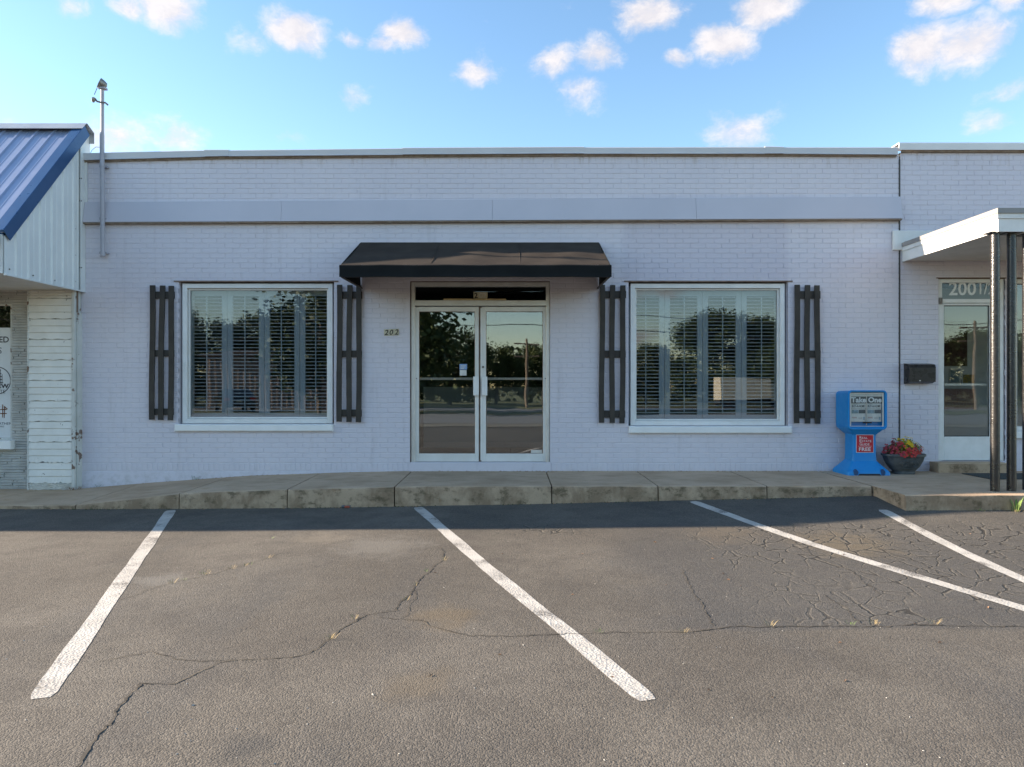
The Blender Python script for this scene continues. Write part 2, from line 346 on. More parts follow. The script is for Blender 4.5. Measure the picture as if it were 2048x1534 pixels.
mat('van_white', (0.72, 0.66, 0.52), 0.4)
mat('van_orange', (0.52, 0.32, 0.14), 0.5)

def line_paint():
    m = bpy.data.materials.new('line_paint'); m.use_nodes = True
    t = NT(m.node_tree); b = t.n['Principled BSDF']; p = t.pos()
    col = t.mix(t.smooth(t.noise(p, 5, 4), 0.35, 0.7), (0.52, 0.49, 0.44), (0.41, 0.385, 0.345))
    worn = t.math('ADD', t.math('MULTIPLY', t.noise(p, 3.2, 4, 0.6), 0.75), t.math('MULTIPLY', t.noise(p, 85, 3, 0.65), 0.5))
    col = t.mix(t.smooth(worn, 0.655, 0.77), col, (0.17, 0.157, 0.14))
    t.put(b.inputs['Base Color'], col); b.inputs['Roughness'].default_value = 0.8
    h = t.math('ADD', t.voro(p, 70), t.noise(p, 42, 5, 0.65))
    t.put(b.inputs['Normal'], t.bump(h, 0.4, 0.009))
    M['line_paint'] = m
line_paint()

# ------------------------------------------------------------------ mesh helpers
class MB:
    def __init__(s): s.v = []; s.f = []
    def add(s, vs_, fs):
        o = len(s.v); s.v += [tuple(p) for p in vs_]; s.f += [tuple(i + o for i in f) for f in fs]; return s
    def box(s, x0, x1, y0, y1, z0, z1):
        return s.add([(x0, y0, z0), (x1, y0, z0), (x1, y1, z0), (x0, y1, z0), (x0, y0, z1), (x1, y0, z1), (x1, y1, z1), (x0, y1, z1)],
                     [(0, 3, 2, 1), (4, 5, 6, 7), (0, 1, 5, 4), (1, 2, 6, 5), (2, 3, 7, 6), (3, 0, 4, 7)])
    def cbox(s, x0, x1, y0, y1, z0, z1, c=0.004):
        # box with its front (-y) edges chamfered
        return s.add([(x0 + c, y0, z0 + c), (x1 - c, y0, z0 + c), (x1 - c, y0, z1 - c), (x0 + c, y0, z1 - c),
                      (x0, y0 + c, z0), (x1, y0 + c, z0), (x1, y0 + c, z1), (x0, y0 + c, z1),
                      (x0, y1, z0), (x1, y1, z0), (x1, y1, z1), (x0, y1, z1)],
                     [(0, 1, 2, 3), (0, 4, 5, 1), (1, 5, 6, 2), (2, 6, 7, 3), (3, 7, 4, 0), (4, 8, 9, 5), (5, 9, 10, 6), (6, 10, 11, 7), (7, 11, 8, 4), (8, 11, 10, 9)])
    def loft(s, rings, cap0=True, cap1=True, closed=True):
        n = len(rings[0]); o = len(s.v)
        for r in rings: s.v += [tuple(p) for p in r]
        for i in range(len(rings) - 1):
            for j in range(n if closed else n - 1):
                a = o + i * n + j; b = o + i * n + (j + 1) % n
                s.f.append((a, b, b + n, a + n))
        if cap0: s.f.append(tuple(o + j for j in reversed(range(n))))
        if cap1: s.f.append(tuple(o + (len(rings) - 1) * n + j for j in range(n)))
        return s
    def tube(s, path, r, n=8, r1=None):
        path = [Vector(p) for p in path]; rings = []
        for i, p in enumerate(path):
            d = (path[min(i + 1, len(path) - 1)] - path[max(i - 1, 0)]).normalized()
            u = d.cross(Vector((0.3, 0.2, 1))).normalized() if abs(d.z) < 0.95 else d.cross(Vector((0, 1, 0))).normalized()
            v = d.cross(u)
            rr = r if r1 is None else r + (r1 - r) * i / (len(path) - 1)
            rings.append([p + (u * math.cos(2 * math.pi * k / n) + v * math.sin(2 * math.pi * k / n)) * rr for k in range(n)])
        return s.loft(rings)
    def prism_x(s, poly, x0, x1):     # poly of (y,z)
        return s.loft([[(x0, y, z) for y, z in poly], [(x1, y, z) for y, z in poly]])
    def prism_y(s, poly, y0, y1):     # poly of (x,z)
        return s.loft([[(x, y0, z) for x, z in poly], [(x, y1, z) for x, z in poly]])
    def prism_z(s, poly, z0, z1):
        return s.loft([[(x, y, z0) for x, y in poly], [(x, y, z1) for x, y in poly]])

WL = {}
def mesh(name, mb, m, smooth=False):
    me = bpy.data.meshes.new(name); me.from_pydata(mb.v, [], mb.f); me.update()
    import bmesh
    bm = bmesh.new(); bm.from_mesh(me); bmesh.ops.recalc_face_normals(bm, faces=bm.faces); bm.to_mesh(me); bm.free()
    me.materials.append(M[m])
    if smooth:
        me.polygons.foreach_set('use_smooth', [True] * len(me.polygons))
        try: me.set_sharp_from_angle(angle=R(40))
        except Exception: pass
    return me
def link(name, me, parent=None, loc=(0, 0, 0), local=False):
    """loc is a world place; children are shifted by their parent's own place"""
    o = bpy.data.objects.new(name, me); COL.objects.link(o)
    loc = Vector(loc)
    if parent is not None:
        o.parent = parent
        o.location = loc if local else loc - WL.get(parent.name, Vector())
    else: o.location = loc
    WL[o.name] = loc.copy() if not local else Vector()
    return o
def part(name, mb, m, parent=None, smooth=False, loc=(0, 0, 0), local=False, label=None, kind=None):
    o = link(name, mesh(name, mb, m, smooth), parent, loc, local)
    if label: o['label'] = label
    if kind: o['kind'] = kind
    return o
def tag(o, label, cat, group=None):
    o['label'] = label; o['category'] = cat
    if group: o['group'] = group
    return o
def thing(name, label, cat, loc=(0, 0, 0), group=None, rz=0.0):
    o = bpy.data.objects.new(name, None); COL.objects.link(o); o.location = loc; o.rotation_euler = (0, 0, rz)
    o.empty_display_size = 0.2
    WL[o.name] = Vector(loc)
    return tag(o, label, cat, group)
def copy_tree(o, parent=None):
    c = o.copy(); COL.objects.link(c); c.parent = parent; WL[c.name] = Vector(c.location)
    for ch in [q for q in bpy.data.objects if q.parent == o]: copy_tree(ch, c)
    return c
def struct(o): o['kind'] = 'structure'; return o
def P(px, py, y=0.0):
    k = F / (D + y); return Vector(((px - HX) / k, y, CZ + (HY - py) / k))
def GX(px, y=0.0): return (px - HX) * (D + y) / F
def GZ(py, y=0.0): return CZ + (HY - py) * (D + y) / F
def G(px, py, z):      # pixel on a level at height z
    d = F * (CZ - z) / (py - HY); return Vector(((px - HX) * d / F, d - D, z))
def textmesh(s, width=None, height=None, extrude=0.001, bold=0.0, shear=0.0, align='CENTER', cx=1.0):
    """writing facing -y, lying on y=0, centred on x; returns MB"""
    cu = bpy.data.curves.new('t', 'FONT'); cu.body = s; cu.size = 1; cu.extrude = 0; cu.offset = bold; cu.shear = shear; cu.resolution_u = 3
    to = bpy.data.objects.new('t', cu); COL.objects.link(to)
    bpy.context.view_layer.update()
    me = bpy.data.meshes.new_from_object(to.evaluated_get(bpy.context.evaluated_depsgraph_get()))
    vs_ = [v.co.copy() for v in me.vertices]; fs = [tuple(p.vertices) for p in me.polygons]
    bpy.data.objects.remove(to); bpy.data.meshes.remove(me); bpy.data.curves.remove(cu)
    xa, xb = min(v.x for v in vs_), max(v.x for v in vs_); ya, yb = min(v.y for v in vs_), max(v.y for v in vs_)
    sx = sy = 1.0
    if width: sx = sy = width / (xb - xa)
    if height:
        sy = height / (yb - ya)
        if not width: sx = sy * cx
    mb = MB(); mb.add([((v.x - (xa + xb) / 2) * sx, 0, (v.y - (ya + yb) / 2) * sy) for v in vs_], fs)
    return mb
def shifted(mb, d):
    o = MB(); o.add([(x + d[0], y + d[1], z + d[2]) for x, y, z in mb.v], mb.f); return o
def interp(x, tab):
    if x <= tab[0][0]: return tab[0][1]
    for (a, va), (b, vb) in zip(tab, tab[1:]):
        if x <= b: return va + (vb - va) * (x - a) / (b - a)
    return tab[-1][1]

# ------------------------------------------------------------------ ground
KA = [(-6, -.265), (-3.6, -.265), (-1.875, -.242), (-0.14, -.213), (2.06, -.161), (4.17, -.103), (7, -.09), (12, -.09)]
def zfun(x, y):
    t = max(0.0, min(1.0, (-1.42 - y) / 3.2)); t = 1 - (1 - t) ** 2
    z = interp(x, KA) * (1 - t) - 0.268 * t
    if -8 < x < 8 and -9 < y < -1.4: z += 0.004 * math.sin(x * 1.7 + y * .9) * math.sin(y * 2.1 - x * .5)
    if y < -12: z -= 0.012 * (-12 - y)
    return max(z, -1.6)
gxs = [-600, -200, -80, -40, -25, -18, -13, -10] + [-8 + .25 * i for i in range(65)] + [10, 13, 18, 25, 40, 80, 200, 600]
gys = [-600, -200, -100, -70, -50, -40, -30, -24, -18, -14, -12, -10.5] + [-9 + .25 * i for i in range(33)] + [0.5, 6, 20, 80, 400]
mb = MB()
for yv in gys:
    for xv in gxs: mb.v.append((xv, yv, zfun(xv, yv)))
nx = len(gxs)
for j in range(len(gys) - 1):
    for i in range(nx - 1):
        a = j * nx + i; mb.f += [(a, a + 1, a + nx + 1), (a, a + nx + 1, a + nx)]
lot = struct(part('parking_lot', mb, 'asphalt', smooth=True))
import bisect
def zg(x, y):
    i = min(max(bisect.bisect_right(gxs, x) - 1, 0), nx - 2); j = min(max(bisect.bisect_right(gys, y) - 1, 0), len(gys) - 2)
    u = (x - gxs[i]) / (gxs[i + 1] - gxs[i]); v = (y - gys[j]) / (gys[j + 1] - gys[j])
    q = lambda a, b: mb0[(j + b) * nx + i + a][2]
    if u > v: return q(0, 0) + u * (q(1, 0) - q(0, 0)) + v * (q(1, 1) - q(1, 0))
    return q(0, 0) + v * (q(0, 1) - q(0, 0)) + u * (q(1, 1) - q(0, 1))
mb0 = mb.v
def GP(px, py):           # pixel on the real lot surface
    z = -0.25
    for _ in range(6):
        g = G(px, py, z); z = zg(g.x, g.y)
    return G(px, py, z)
def ribbon(pts, wfun, lift, jit=0.0, step=0.05, round_ends=False):
    """strip draped on the lot along pts"""
    path = []
    for a, b in zip(pts, pts[1:]):
        n = max(1, int((b - a).length / step))
        path += [a.lerp(b, i / n) for i in range(n)]
    path.append(pts[-1])
    if jit:
        ox = oy = 0.0
        for i in range(1, len(path) - 1):
            ox = ox * .72 + rnd.gauss(0, jit); oy = oy * .72 + rnd.gauss(0, jit)
            path[i] = path[i] + Vector((ox, oy, 0))
    m_ = MB(); n = len(path)
    for i, p in enumerate(path):
        d = (path[min(i + 1, n - 1)] - path[max(i - 1, 0)]); d.z = 0; d.normalize(); s = Vector((-d.y, d.x, 0))
        h = wfun(i / (n - 1)) / 2
        if round_ends and i in (0, n - 1): h *= 0.72
        for q in (p - s * h, p, p + s * h): m_.v.append((q.x, q.y, zg(q.x, q.y) + lift))
        if i: k = 3 * i; m_.f += [(k - 3, k - 2, k + 1, k), (k - 2, k - 1, k + 2, k + 1)]
    return m_
lines = [((342, 1021), (81, 1397), 'leftmost white bay line, faded and cracked, slanting from the low kerb'),
         ((836, 1015), (1296, 1401), 'long white bay line running from the kerb below the doors'),
         ((1385, 1003), (2330, 1302), 'white bay line starting below the right window and crossing cracked asphalt'),
         ((1765, 1020), (2180, 1217), 'white bay line starting at the corner of the raised kerb')]
for a, b, lab in lines:
    pa, pb = GP(*a), GP(*b)
    o = part('parking_line', ribbon([pa, pb], lambda t: 0.112 + 0.006 * math.sin(t * 23), 0.002, 0.0012, 0.06, True), 'line_paint')
    o['label'] = lab; struct(o)
cracks = [([(150, 1545), (190, 1480), (230, 1430), (278, 1368)], .018), ([(278, 1368), (350, 1368), (400, 1345), (440, 1325), (480, 1318), (560, 1318), (625, 1308), (665, 1275), (700, 1245), (730, 1230), (790, 1222), (800, 1205), (830, 1180), (838, 1160), (870, 1130), (890, 1115), (882, 1095)], .012),
          ([(760, 1235), (810, 1238), (850, 1242), (870, 1255), (930, 1270), (1010, 1273), (1130, 1268), (1250, 1266), (1400, 1262)], .010),
          ([(1400, 1262), (1430, 1255), (1560, 1253), (1700, 1252), (1850, 1251), (2060, 1254)], .016),
          ([(195, 1325), (300, 1304), (350, 1318), (400, 1322), (470, 1318)], .008),
          ([(240, 1200), (330, 1170), (420, 1150), (500, 1125), (580, 1103)], .008),
          ([(1365, 1140), (1380, 1175), (1400, 1205), (1415, 1232), (1428, 1252)], .011),
          ([(800, 1237), (815, 1222), (838, 1180)], .007), ([(1650, 1190), (1690, 1215), (1730, 1250)], .009), ([(1100, 1060), (1250, 1085), (1340, 1070)], .006),
          ([(1580, 1075), (1640, 1120), (1700, 1140), (1760, 1190)], .008), ([(1700, 1060), (1760, 1100), (1850, 1130), (1930, 1180)], .008)]
for pts, wd in cracks:
    part('asphalt_crack', ribbon([GP(*p) for p in pts], lambda t: wd * rnd.choice((.25, .45, .6, .75, .9)), 0.0032, 0.0065, 0.022), 'crack_dark', lot)

# ------------------------------------------------------------------ sidewalk
SWW = [(-14, -.24), (-5.88, -.238), (-4.92, -.157), (-3.56, -.061), (-2.2, -.014), (-1.52, 0), (14, 0)]
SWK = [(-14, -.225), (-5.93, -.225), (-5.06, -.22), (-3.78, -.08), (-3.03, -.05), (-1.875, -.022), (-1.0, 0), (14, 0)]
def zs(x, y): t = min(1, -y / 1.42); return interp(x, SWW) * (1 - t) + interp(x, SWK) * t
walk = part('sidewalk', MB(), 'concrete'); struct(walk)
wb = MB()
for i in range(80):
    x0 = -14 + i * .25
    if x0 >= 4.15: break
    x1 = x0 + .25
    wb.add([(x0, -1.38, zs(x0, -1.38) - .03), (x1, -1.38, zs(x1, -1.38) - .03), (x1, .05, zs(x1, 0) - .03), (x0, .05, zs(x0, 0) - .03)], [(0, 1, 2, 3)])
part('sidewalk_base', wb, 'soil', walk)
def slab(x0, x1, yk, seed):
    rr = random.Random(seed); m_ = MB()
    n = max(2, int((x1 - x0) / .12)); rings = []
    for i in range(n + 1):
        x = x0 + (x1 - x0) * i / n
        e = .004 * math.sin(x * 9 + seed) + rr.uniform(-.003, .003)
        ys = [.03, 0.0, yk * .5, yk + .05, yk + .018, yk + .004, yk + e * .6, yk - .004 + e, yk - .01 + e]
        zz = [zs(x, 0)] + [zs(x, q) for q in ys[1:5]] + [zs(x, yk) - .006 + e * .4, zs(x, yk) - .022, zs(x, yk) - .08, -.7]
        r = [(x, a, b) for a, b in zip(ys, zz)] + [(x, .03, -.7)]
        rings.append(r)
    m_.loft(rings)
    return m_
joints = [-14, -12.4, -10.8, -9.2, -7.8, -6.35, -5.05, -3.85, -2.6, -1.36, 0.46, 1.69, 2.95, 4.165]
for i, (a, b) in enumerate(zip(joints, joints[1:])):
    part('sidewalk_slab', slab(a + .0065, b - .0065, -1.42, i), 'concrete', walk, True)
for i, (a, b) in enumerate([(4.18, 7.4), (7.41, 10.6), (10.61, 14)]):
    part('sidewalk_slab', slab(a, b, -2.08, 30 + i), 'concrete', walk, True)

# ------------------------------------------------------------------ brickwork
PITCH, COURSE = 0.211, 0.0678
def unit_brick(L=.2035, H=.0585): return MB().cbox(-L / 2, L / 2, -.002, .02, -H / 2, H / 2, .003)
brick_me = {}
def get_brick(mname, L, H):
    k = (mname, L, H)
    if k not in brick_me: brick_me[k] = mesh('brick', unit_brick(L, H), mname)
    return brick_me[k]
def brickwork(parent, x0, x1, z0, z1, openings, mname, shift=0.0, singles=300, rowlock=None):
    full = []; rest = MB()
    row = 0; z = z0
    while z < z1 - .01:
        zt = min(z + COURSE, z1); off = (row % 2) * PITCH / 2 + shift + rnd.uniform(-.006, .006)
        n0 = int((x0 - off) / PITCH) - 2; n1 = int((x1 - off) / PITCH) + 2
        for n in range(n0, n1):
            a = off + n * PITCH + .00475; b = a + PITCH - .0095; c = z + .0047; d = zt - .0047
            a = max(a, x0); b = min(b, x1); segs = [(a, b, c, d)]
            for ox0, ox1, oz0, oz1 in openings:
                new = []
                for (a_, b_, c_, d_) in segs:
                    if b_ <= ox0 or a_ >= ox1 or d_ <= oz0 or c_ >= oz1: new.append((a_, b_, c_, d_)); continue
                    zc = (c_ + d_) / 2
                    if zc > oz1: new.append((a_, b_, oz1, d_))
                    elif zc < oz0: new.append((a_, b_, c_, oz0))
                    else:
                        if a_ < ox0: new.append((a_, ox0, c_, d_))
                        if b_ > ox1: new.append((ox1, b_, c_, d_))
                segs = new
            for (a_, b_, c_, d_) in segs:
                if b_ - a_ < .02 or d_ - c_ < .015: continue
                cx, cz = (a_ + b_) / 2, (c_ + d_) / 2
                if b_ - a_ > .2 and d_ - c_ > .057: full.append((cx, cz))
                else: rest.cbox(a_, b_, -.002 + rnd.uniform(-.0008, .0008), .02, c_, d_, .003)
        z += COURSE; row += 1
    full.sort(key=lambda q: q[0] ** 2 + (q[1] - CZ) ** 2)
    me = get_brick(mname, .2035, .0603)
    for i, (cx, cz) in enumerate(full):
        jy = rnd.uniform(-.0010, .0010); ra = rnd.uniform(-.006, .006)
        if i < singles:
            o = link('brick', me, parent, (cx, jy, cz)); o.rotation_euler = (0, ra, 0)
        else:
            L, H = .1007, .0291; cs, sn = math.cos(ra), math.sin(ra)
            u = unit_brick(.2035 + rnd.uniform(-.002, .002), .0603 + rnd.uniform(-.0015, .0015))
            rest.add([(cx + x * cs + zz * sn, y + jy, cz - x * sn + zz * cs) for x, y, zz in u.v], u.f)
    if rowlock:
        a, b, zl, zh, opn = rowlock; x = a
        while x < b - .02:
            if not any(o0 - .05 < x < o1 for o0, o1 in opn):
                rest.cbox(x + .003, x + .0655, -.002 + rnd.uniform(-.001, .001), .02, zl + .004, zh - .004, .004)
            x += .0695
    part('brick_courses', rest, mname, parent, kind='stuff')
def wall_sheet(parent, x0, x1, z0, z1, openings, m, y0=.003, y1=.2, name='wall'):
    """mortar plane with real openings"""
    m_ = MB(); ops = sorted(openings); cur = x0
    for ox0, ox1, oz0, oz1 in ops:
        m_.box(cur, ox0, y0, y1, z0, z1); m_.box(ox0, ox1, y0, y1, oz1, z1)
        if oz0 > z0: m_.box(ox0, ox1, y0, y1, z0, oz0)
        cur = ox1
    m_.box(cur, x1, y0, y1, z0, z1)
    return part(name, m_, m, parent)
def reveals(parent, op, m='paint'):
    ox0, ox1, oz0, oz1 = op; m_ = MB()
    for x0, x1 in ((ox0 - .02, ox0), (ox1, ox1 + .02)):
        z = oz0
        while z < oz1 - .02:
            zt = min(z + COURSE, oz1)
            m_.box(x0 + (.001 if x0 < ox0 else -.0035), x1 + (.0035 if x0 < ox0 else -.001), .0205, .095, z + .004, zt - .004); z += COURSE
    part('reveal', m_, m, parent)

# ------------------------------------------------------------------ main shop
XL, XR = -5.86, 5.262
shop = thing('shop_building', 'lavender painted single-storey brick shop numbered 202 with two display windows', 'building', (0, 0, 0))
LW = (GX(357), GX(668), GZ(848), GZ(562)); RW = (GX(1257), GX(1576), GZ(852), GZ(562)); DW = (GX(820), GX(1100), .118, GZ(562))
wall_sheet(shop, XL, XR, -.5, 4.285, [LW, DW, RW], 'paint')
brickwork(shop, XL, XR,   .112, 4.285, [LW, DW, RW], 'paint', rowlock=(XL, XR, .005, .110, [(DW[0], DW[1])]))
for op in (LW, RW): reveals(shop, op)
fm = MB(); n = 60; rr = []
for i in range(n + 1):
    x = XL + (-.9 - XL) * i / n; e = .005 * math.sin(x * 7) + .003 * math.sin(x * 19)
    rr.append([(x, .0, -.5), (x, -.004 + e * .5, -.3), (x, -.007 + e * .4, -.05), (x, -.004, -.004 + e), (x, .02, .002)])
fm.loft(rr)
part('foundation', fm, 'paint', shop, True)
part('threshold', MB().box(DW[0] - .01, DW[1] + .01, -.012, .15, -.3, .110), 'paint', shop)
part('roof', MB().box(XL, XR, .2, 8, 4.02, 4.1), 'tan_roof', shop)
part('back_wall', MB().box(XL, XR, 8, 8.2, -.5, 4.25).box(XL, XL + .2, .2, 8, -.5, 4.25).box(XR - .2, XR, .2, 8, -.5, 4.25), 'paint', shop)
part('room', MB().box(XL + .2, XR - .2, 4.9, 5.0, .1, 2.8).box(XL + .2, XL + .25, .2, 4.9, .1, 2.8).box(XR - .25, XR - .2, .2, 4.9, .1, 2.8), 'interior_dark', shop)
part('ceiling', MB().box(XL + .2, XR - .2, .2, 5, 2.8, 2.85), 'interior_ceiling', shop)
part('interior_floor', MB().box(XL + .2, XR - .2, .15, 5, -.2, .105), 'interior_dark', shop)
for ix in range(9):
    for iy in range(5):
        x = -1.55 + ix * .305; y = .32 + iy * .41
        part('floor_tile', MB().box(x + .003, x + .302, y + .003, y + .407, .1052, .112), 'interior_tile', shop)
# coping
ends = [(155, 309, 323), (412, 303, 316), (460, 303, 315), (806, 299, 312), (1167, 297, 310), (1527, 296.5, 310), (1564, 297, 310), (1791, 297, 311.5)]
for i, (a, b) in enumerate(zip(ends, ends[1:])):
    m_ = MB(); rings = []; yo = -.055 - (i % 2) * .004; up = (i % 2) * .007
    n = max(2, int((b[0] - a[0]) / 30))
    for j in range(n + 1):
        t = j / n; px = a[0] + (b[0] - a[0]) * t; wv = .003 * math.sin(px * .05)
        x = GX(px) + (.004 if j == n else 0); zt = GZ(a[1] + (b[1] - a[1]) * t) + up; zb = GZ(a[2] + (b[2] - a[2]) * t) + up * .5
        rings.append([(x, yo + .006, zt), (x, yo, zt - .008), (x, yo + wv, zb + .012), (x, yo - .006 + wv, zb), (x, yo + .02, zb), (x, yo + .025, zt - .02), (x, .25, zt - .02), (x, .25, zt)])
    m_.loft(rings); part('coping', m_, 'coping_metal', shop)
part('coping_board', MB().loft([[(GX(e[0]) + (.012 if e[0] == 155 else 0), -.03, GZ(e[2]) - .022), (GX(e[0]) + (.012 if e[0] == 155 else 0), -.03, GZ(e[2]) + .03), (GX(e[0]) + (.012 if e[0] == 155 else 0), .0, GZ(e[2]) + .03), (GX(e[0]) + (.012 if e[0] == 155 else 0), .0, GZ(e[2]) - .022)] for e in ends]), 'band_wood', shop)
# sign band
for i, (a, b) in enumerate([(172, 565), (565.4, 985), (985.4, 1390), (1390.4, 1799)]):
    x0, x1 = GX(a), GX(b)
    def bz(x, top): t = (x - XL) / (XR - XL); return (3.655 + .075 * t) if top else (3.37 + .05 * t)
    m_ = MB(); dy = .001 * (i % 2)
    m_.loft([[(x, -.002, bz(x, 1)), (x, -.03 - dy, bz(x, 1) - .006), (x, -.075 - dy, bz(x, 0)), (x, -.068, bz(x, 0) - .004), (x, -.012, bz(x, 0))] for x in (x0, (x0 + x1) / 2, x1)])
    part('sign_band', m_, 'band_paint', shop)
    part('band_batten', MB().loft([[(x, -.064, bz(x, 0) - .006), (x, -.064, bz(x, 0) - .022), (x, .0, bz(x, 0) - .022), (x, .0, bz(x, 0) - .006)] for x in (x0, x1)]), 'band_wood', shop)
part('expansion_joint', MB().box(XR - .004, XR + .014, -.009, .01, .0, 4.24), 'wire', shop)

def frame_rect(m_, x0, x1, z0, z1, t, y0, y1, c=.003):
    m_.cbox(x0, x0 + t, y0, y1, z0, z1, c); m_.cbox(x1 - t, x1, y0, y1, z0, z1, c)
    m_.cbox(x0 + t, x1 - t, y0, y1, z1 - t, z1, c); m_.cbox(x0 + t, x1 - t, y0, y1, z0, z0 + t, c); return m_
def shop_window(op, sill, panels, label):
    x0, x1, z0, z1 = op
    part('lintel', MB().box(x0 - .06, x1 + .06, -.010, .12, z1 - .012, z1 + .004), 'lintel_rust', shop)
    a, b, c, d = x0 + .035, x1 - .03, z0 + .005, z1 - .03
    fr = part('window', frame_rect(MB(), a, b, c, d, .062, .035, .12), 'white_frame', shop)
    part('glazing_bead', frame_rect(MB(), a + .065, b - .065, c + .065, d - .065, .022, .075, .10), 'white_frame', fr)
    part('pane', MB().box(a + .07, b - .07, .098, .104, c + .07, d - .07), 'window_glass', fr)
    part('window_sill', MB().cbox(GX(sill[0]), GX(sill[1]), -.055, .14, z0 - .098, z0 - .002, .012), 'sill_white', shop)
    # louvred shutters standing inside
    root = thing('interior_shutter', label, 'shutter', ((a + b) / 2, .2, c))
    zb, zt = c + .01, d - .01
    for (p0, p1) in panels:
        xa, xb = GX(p0, .2), GX(p1, .2)
        pn = part('shutter_panel', MB().box(xa + .003, xa + .075, .19, .22, zb, zt).box(xb - .075, xb - .003, .19, .22, zb, zt)
                  .box(xa + .075, xb - .075, .19, .22, zt - .14, zt).box(xa + .075, xb - .075, .19, .22, zb, zb + .13), 'shutter_white', root)
        z = zb + .16; L = xb - xa - .152; tilt = R(6)
        k = ('louver', round(L, 4))
        if k not in brick_me:
            pts = [(-.031, 0), (-.022, .005), (0, .0065), (.022, .005), (.031, 0), (.022, -.005), (0, -.0065), (-.022, -.005)]
            brick_me[k] = mesh('louver', MB().prism_x([(y * math.cos(tilt) - z_ * math.sin(tilt), y * math.sin(tilt) + z_ * math.cos(tilt)) for y, z_ in pts], -L / 2, L / 2), 'louver_white')
        while z < zt - .155:
            link('louver', brick_me[k], pn, ((xa + xb) / 2, .205, z)); z += .0485
        xm = (xa + xb) / 2
        part('tilt_rod', MB().box(xm - .006, xm + .006, .158, .168, zb + .15, zt - .15), 'shutter_white', pn)
    return fr
shop_window(LW, (352, 667), [(377, 455), (455, 529), (529, 600), (600, 666)], 'white louvred shutters behind the display window beside the floodlight conduit')
shop_window(RW, (1257, 1582), [(1252, 1329), (1329, 1405), (1405, 1482), (1482, 1560)], 'white louvred shutters behind the display window beside the blue newspaper box')

# entrance
Y = .05
fx0, fx1, fz1 = GX(823, Y), GX(1099, Y), GZ(565, Y)
fr = MB(); t = .05
fr.cbox(fx0, fx0 + t, .02, .13, .118, fz1, .004); fr.cbox(fx1 - t, fx1, .02, .13, .118, fz1, .004)
fr.cbox(fx0 + t, fx1 - t, .02, .13, fz1 - .055, fz1, .004); zh0, zh1 = GZ(612, Y), GZ(601, Y)
fr.cbox(fx0 + t, fx1 - t, .02, .13, zh0, zh1, .004)
dfr = part('door_frame', fr, 'alum_frame', shop)
part('frame_gap', MB().box(DW[0], fx0, .03, .12, .118, DW[3]).box(fx1, DW[1], .03, .12, .118, DW[3]).box(fx0, fx1, .03, .12, fz1, DW[3]), 'lintel_rust', shop)
part('transom_pane', MB().box(fx0 + t, fx1 - t, .07, .076, zh1, fz1 - .055), 'door_glass', dfr)
part('transom_ledge', MB().cbox(GX(887, .03), GX(1012, .03), .03, .055, GZ(601, .03) - .002, GZ(598, .03) + .006, .002), 'ledge_wood', dfr)
def leaf(xa, xb, ga, gb, handle_x, bar, side):
    z0, z1 = .122, GZ(613.5, Y); gz0, gz1 = GZ(907, Y), GZ(623, Y)
    m_ = MB(); y0, y1 = .045, .085
    m_.cbox(xa, ga, y0, y1, z0, z1, .004); m_.cbox(gb, xb, y0, y1, z0, z1, .004)
    m_.cbox(ga, gb, y0, y1, gz1, z1, .004); m_.cbox(ga, gb, y0, y1, z0, gz0, .004)
    d = part('door', m_, 'door_white', shop)
    part('gasket', frame_rect(MB(), ga - .002, gb + .002, gz0 - .002, gz1 + .002, .008, .05, .075, .001), 'lintel_rust', d)
    part('pane', MB().box(ga, gb, .062, .068, gz0, gz1), 'door_glass', d)
    part('push_bar', MB().cbox(ga, gb, .088, .108, GZ(760, .1), GZ(755, .1), .004), 'alum_frame', d)
    part('pull_handle', MB().cbox(handle_x - .038, handle_x + .038, -.002, .010, GZ(791, 0), GZ(753, 0), .004).box(handle_x - .012, handle_x + .012, .010, .045, GZ(787, 0), GZ(757, 0)), 'white_frame', d)
    part('bolt', MB().tube([(xa + .03 if side < 0 else xb - .03, .040, GZ(757)), (xa + .03 if side < 0 else xb - .03, .047, GZ(757))], .008), 'screw', d)
    return d
dl = leaf(GX(829, Y), GX(957.5, Y), GX(838, Y), GX(950, Y), GX(952, 0), 1, -1)
dr = leaf(GX(963, Y), GX(1095, Y), GX(972, Y), GX(1086, Y), GX(969, 0), 1, 1)
part('meeting_stile', MB().box(GX(957.5, Y), GX(963, Y), .06, .09, .122, GZ(613.5, Y)), 'lintel_rust', dl)
part('astragal', MB().cbox(GX(961, Y), GX(965, Y), .038, .046, .14, GZ(616, Y), .002), 'door_white', dr)
part('lock', MB().tube([(GX(966, Y), .030, GZ(734, Y)), (GX(966, Y), .046, GZ(734, Y))], .016, 14), 'old_metal', dr)
part('maker_plate', MB().box(GX(1062, Y), GX(1084, Y), .058, .0615, GZ(906, Y), GZ(900, Y)), 'alum_frame', dr)
s = thing('door_sticker', 'two small blue and white notices stuck on the left glass door', 'sticker', P(927, 752, .058))
part('upper_notice', MB().box(GX(919, .06), GX(934, .06), .0585, .061, GZ(739, .06), GZ(728, .06)), 'paper_blue', s)
for k in range(3): part('notice_line', MB().box(GX(921, .06), GX(932 - 2 * k, .06), .0575, .0583, GZ(732.2 + 2.6 * k, .06), GZ(731 + 2.6 * k, .06)), 'paper', s)
part('lower_notice', MB().box(GX(919.5, .06), GX(933, .06), .0585, .061, GZ(751, .06), GZ(740, .06)), 'paper', s)
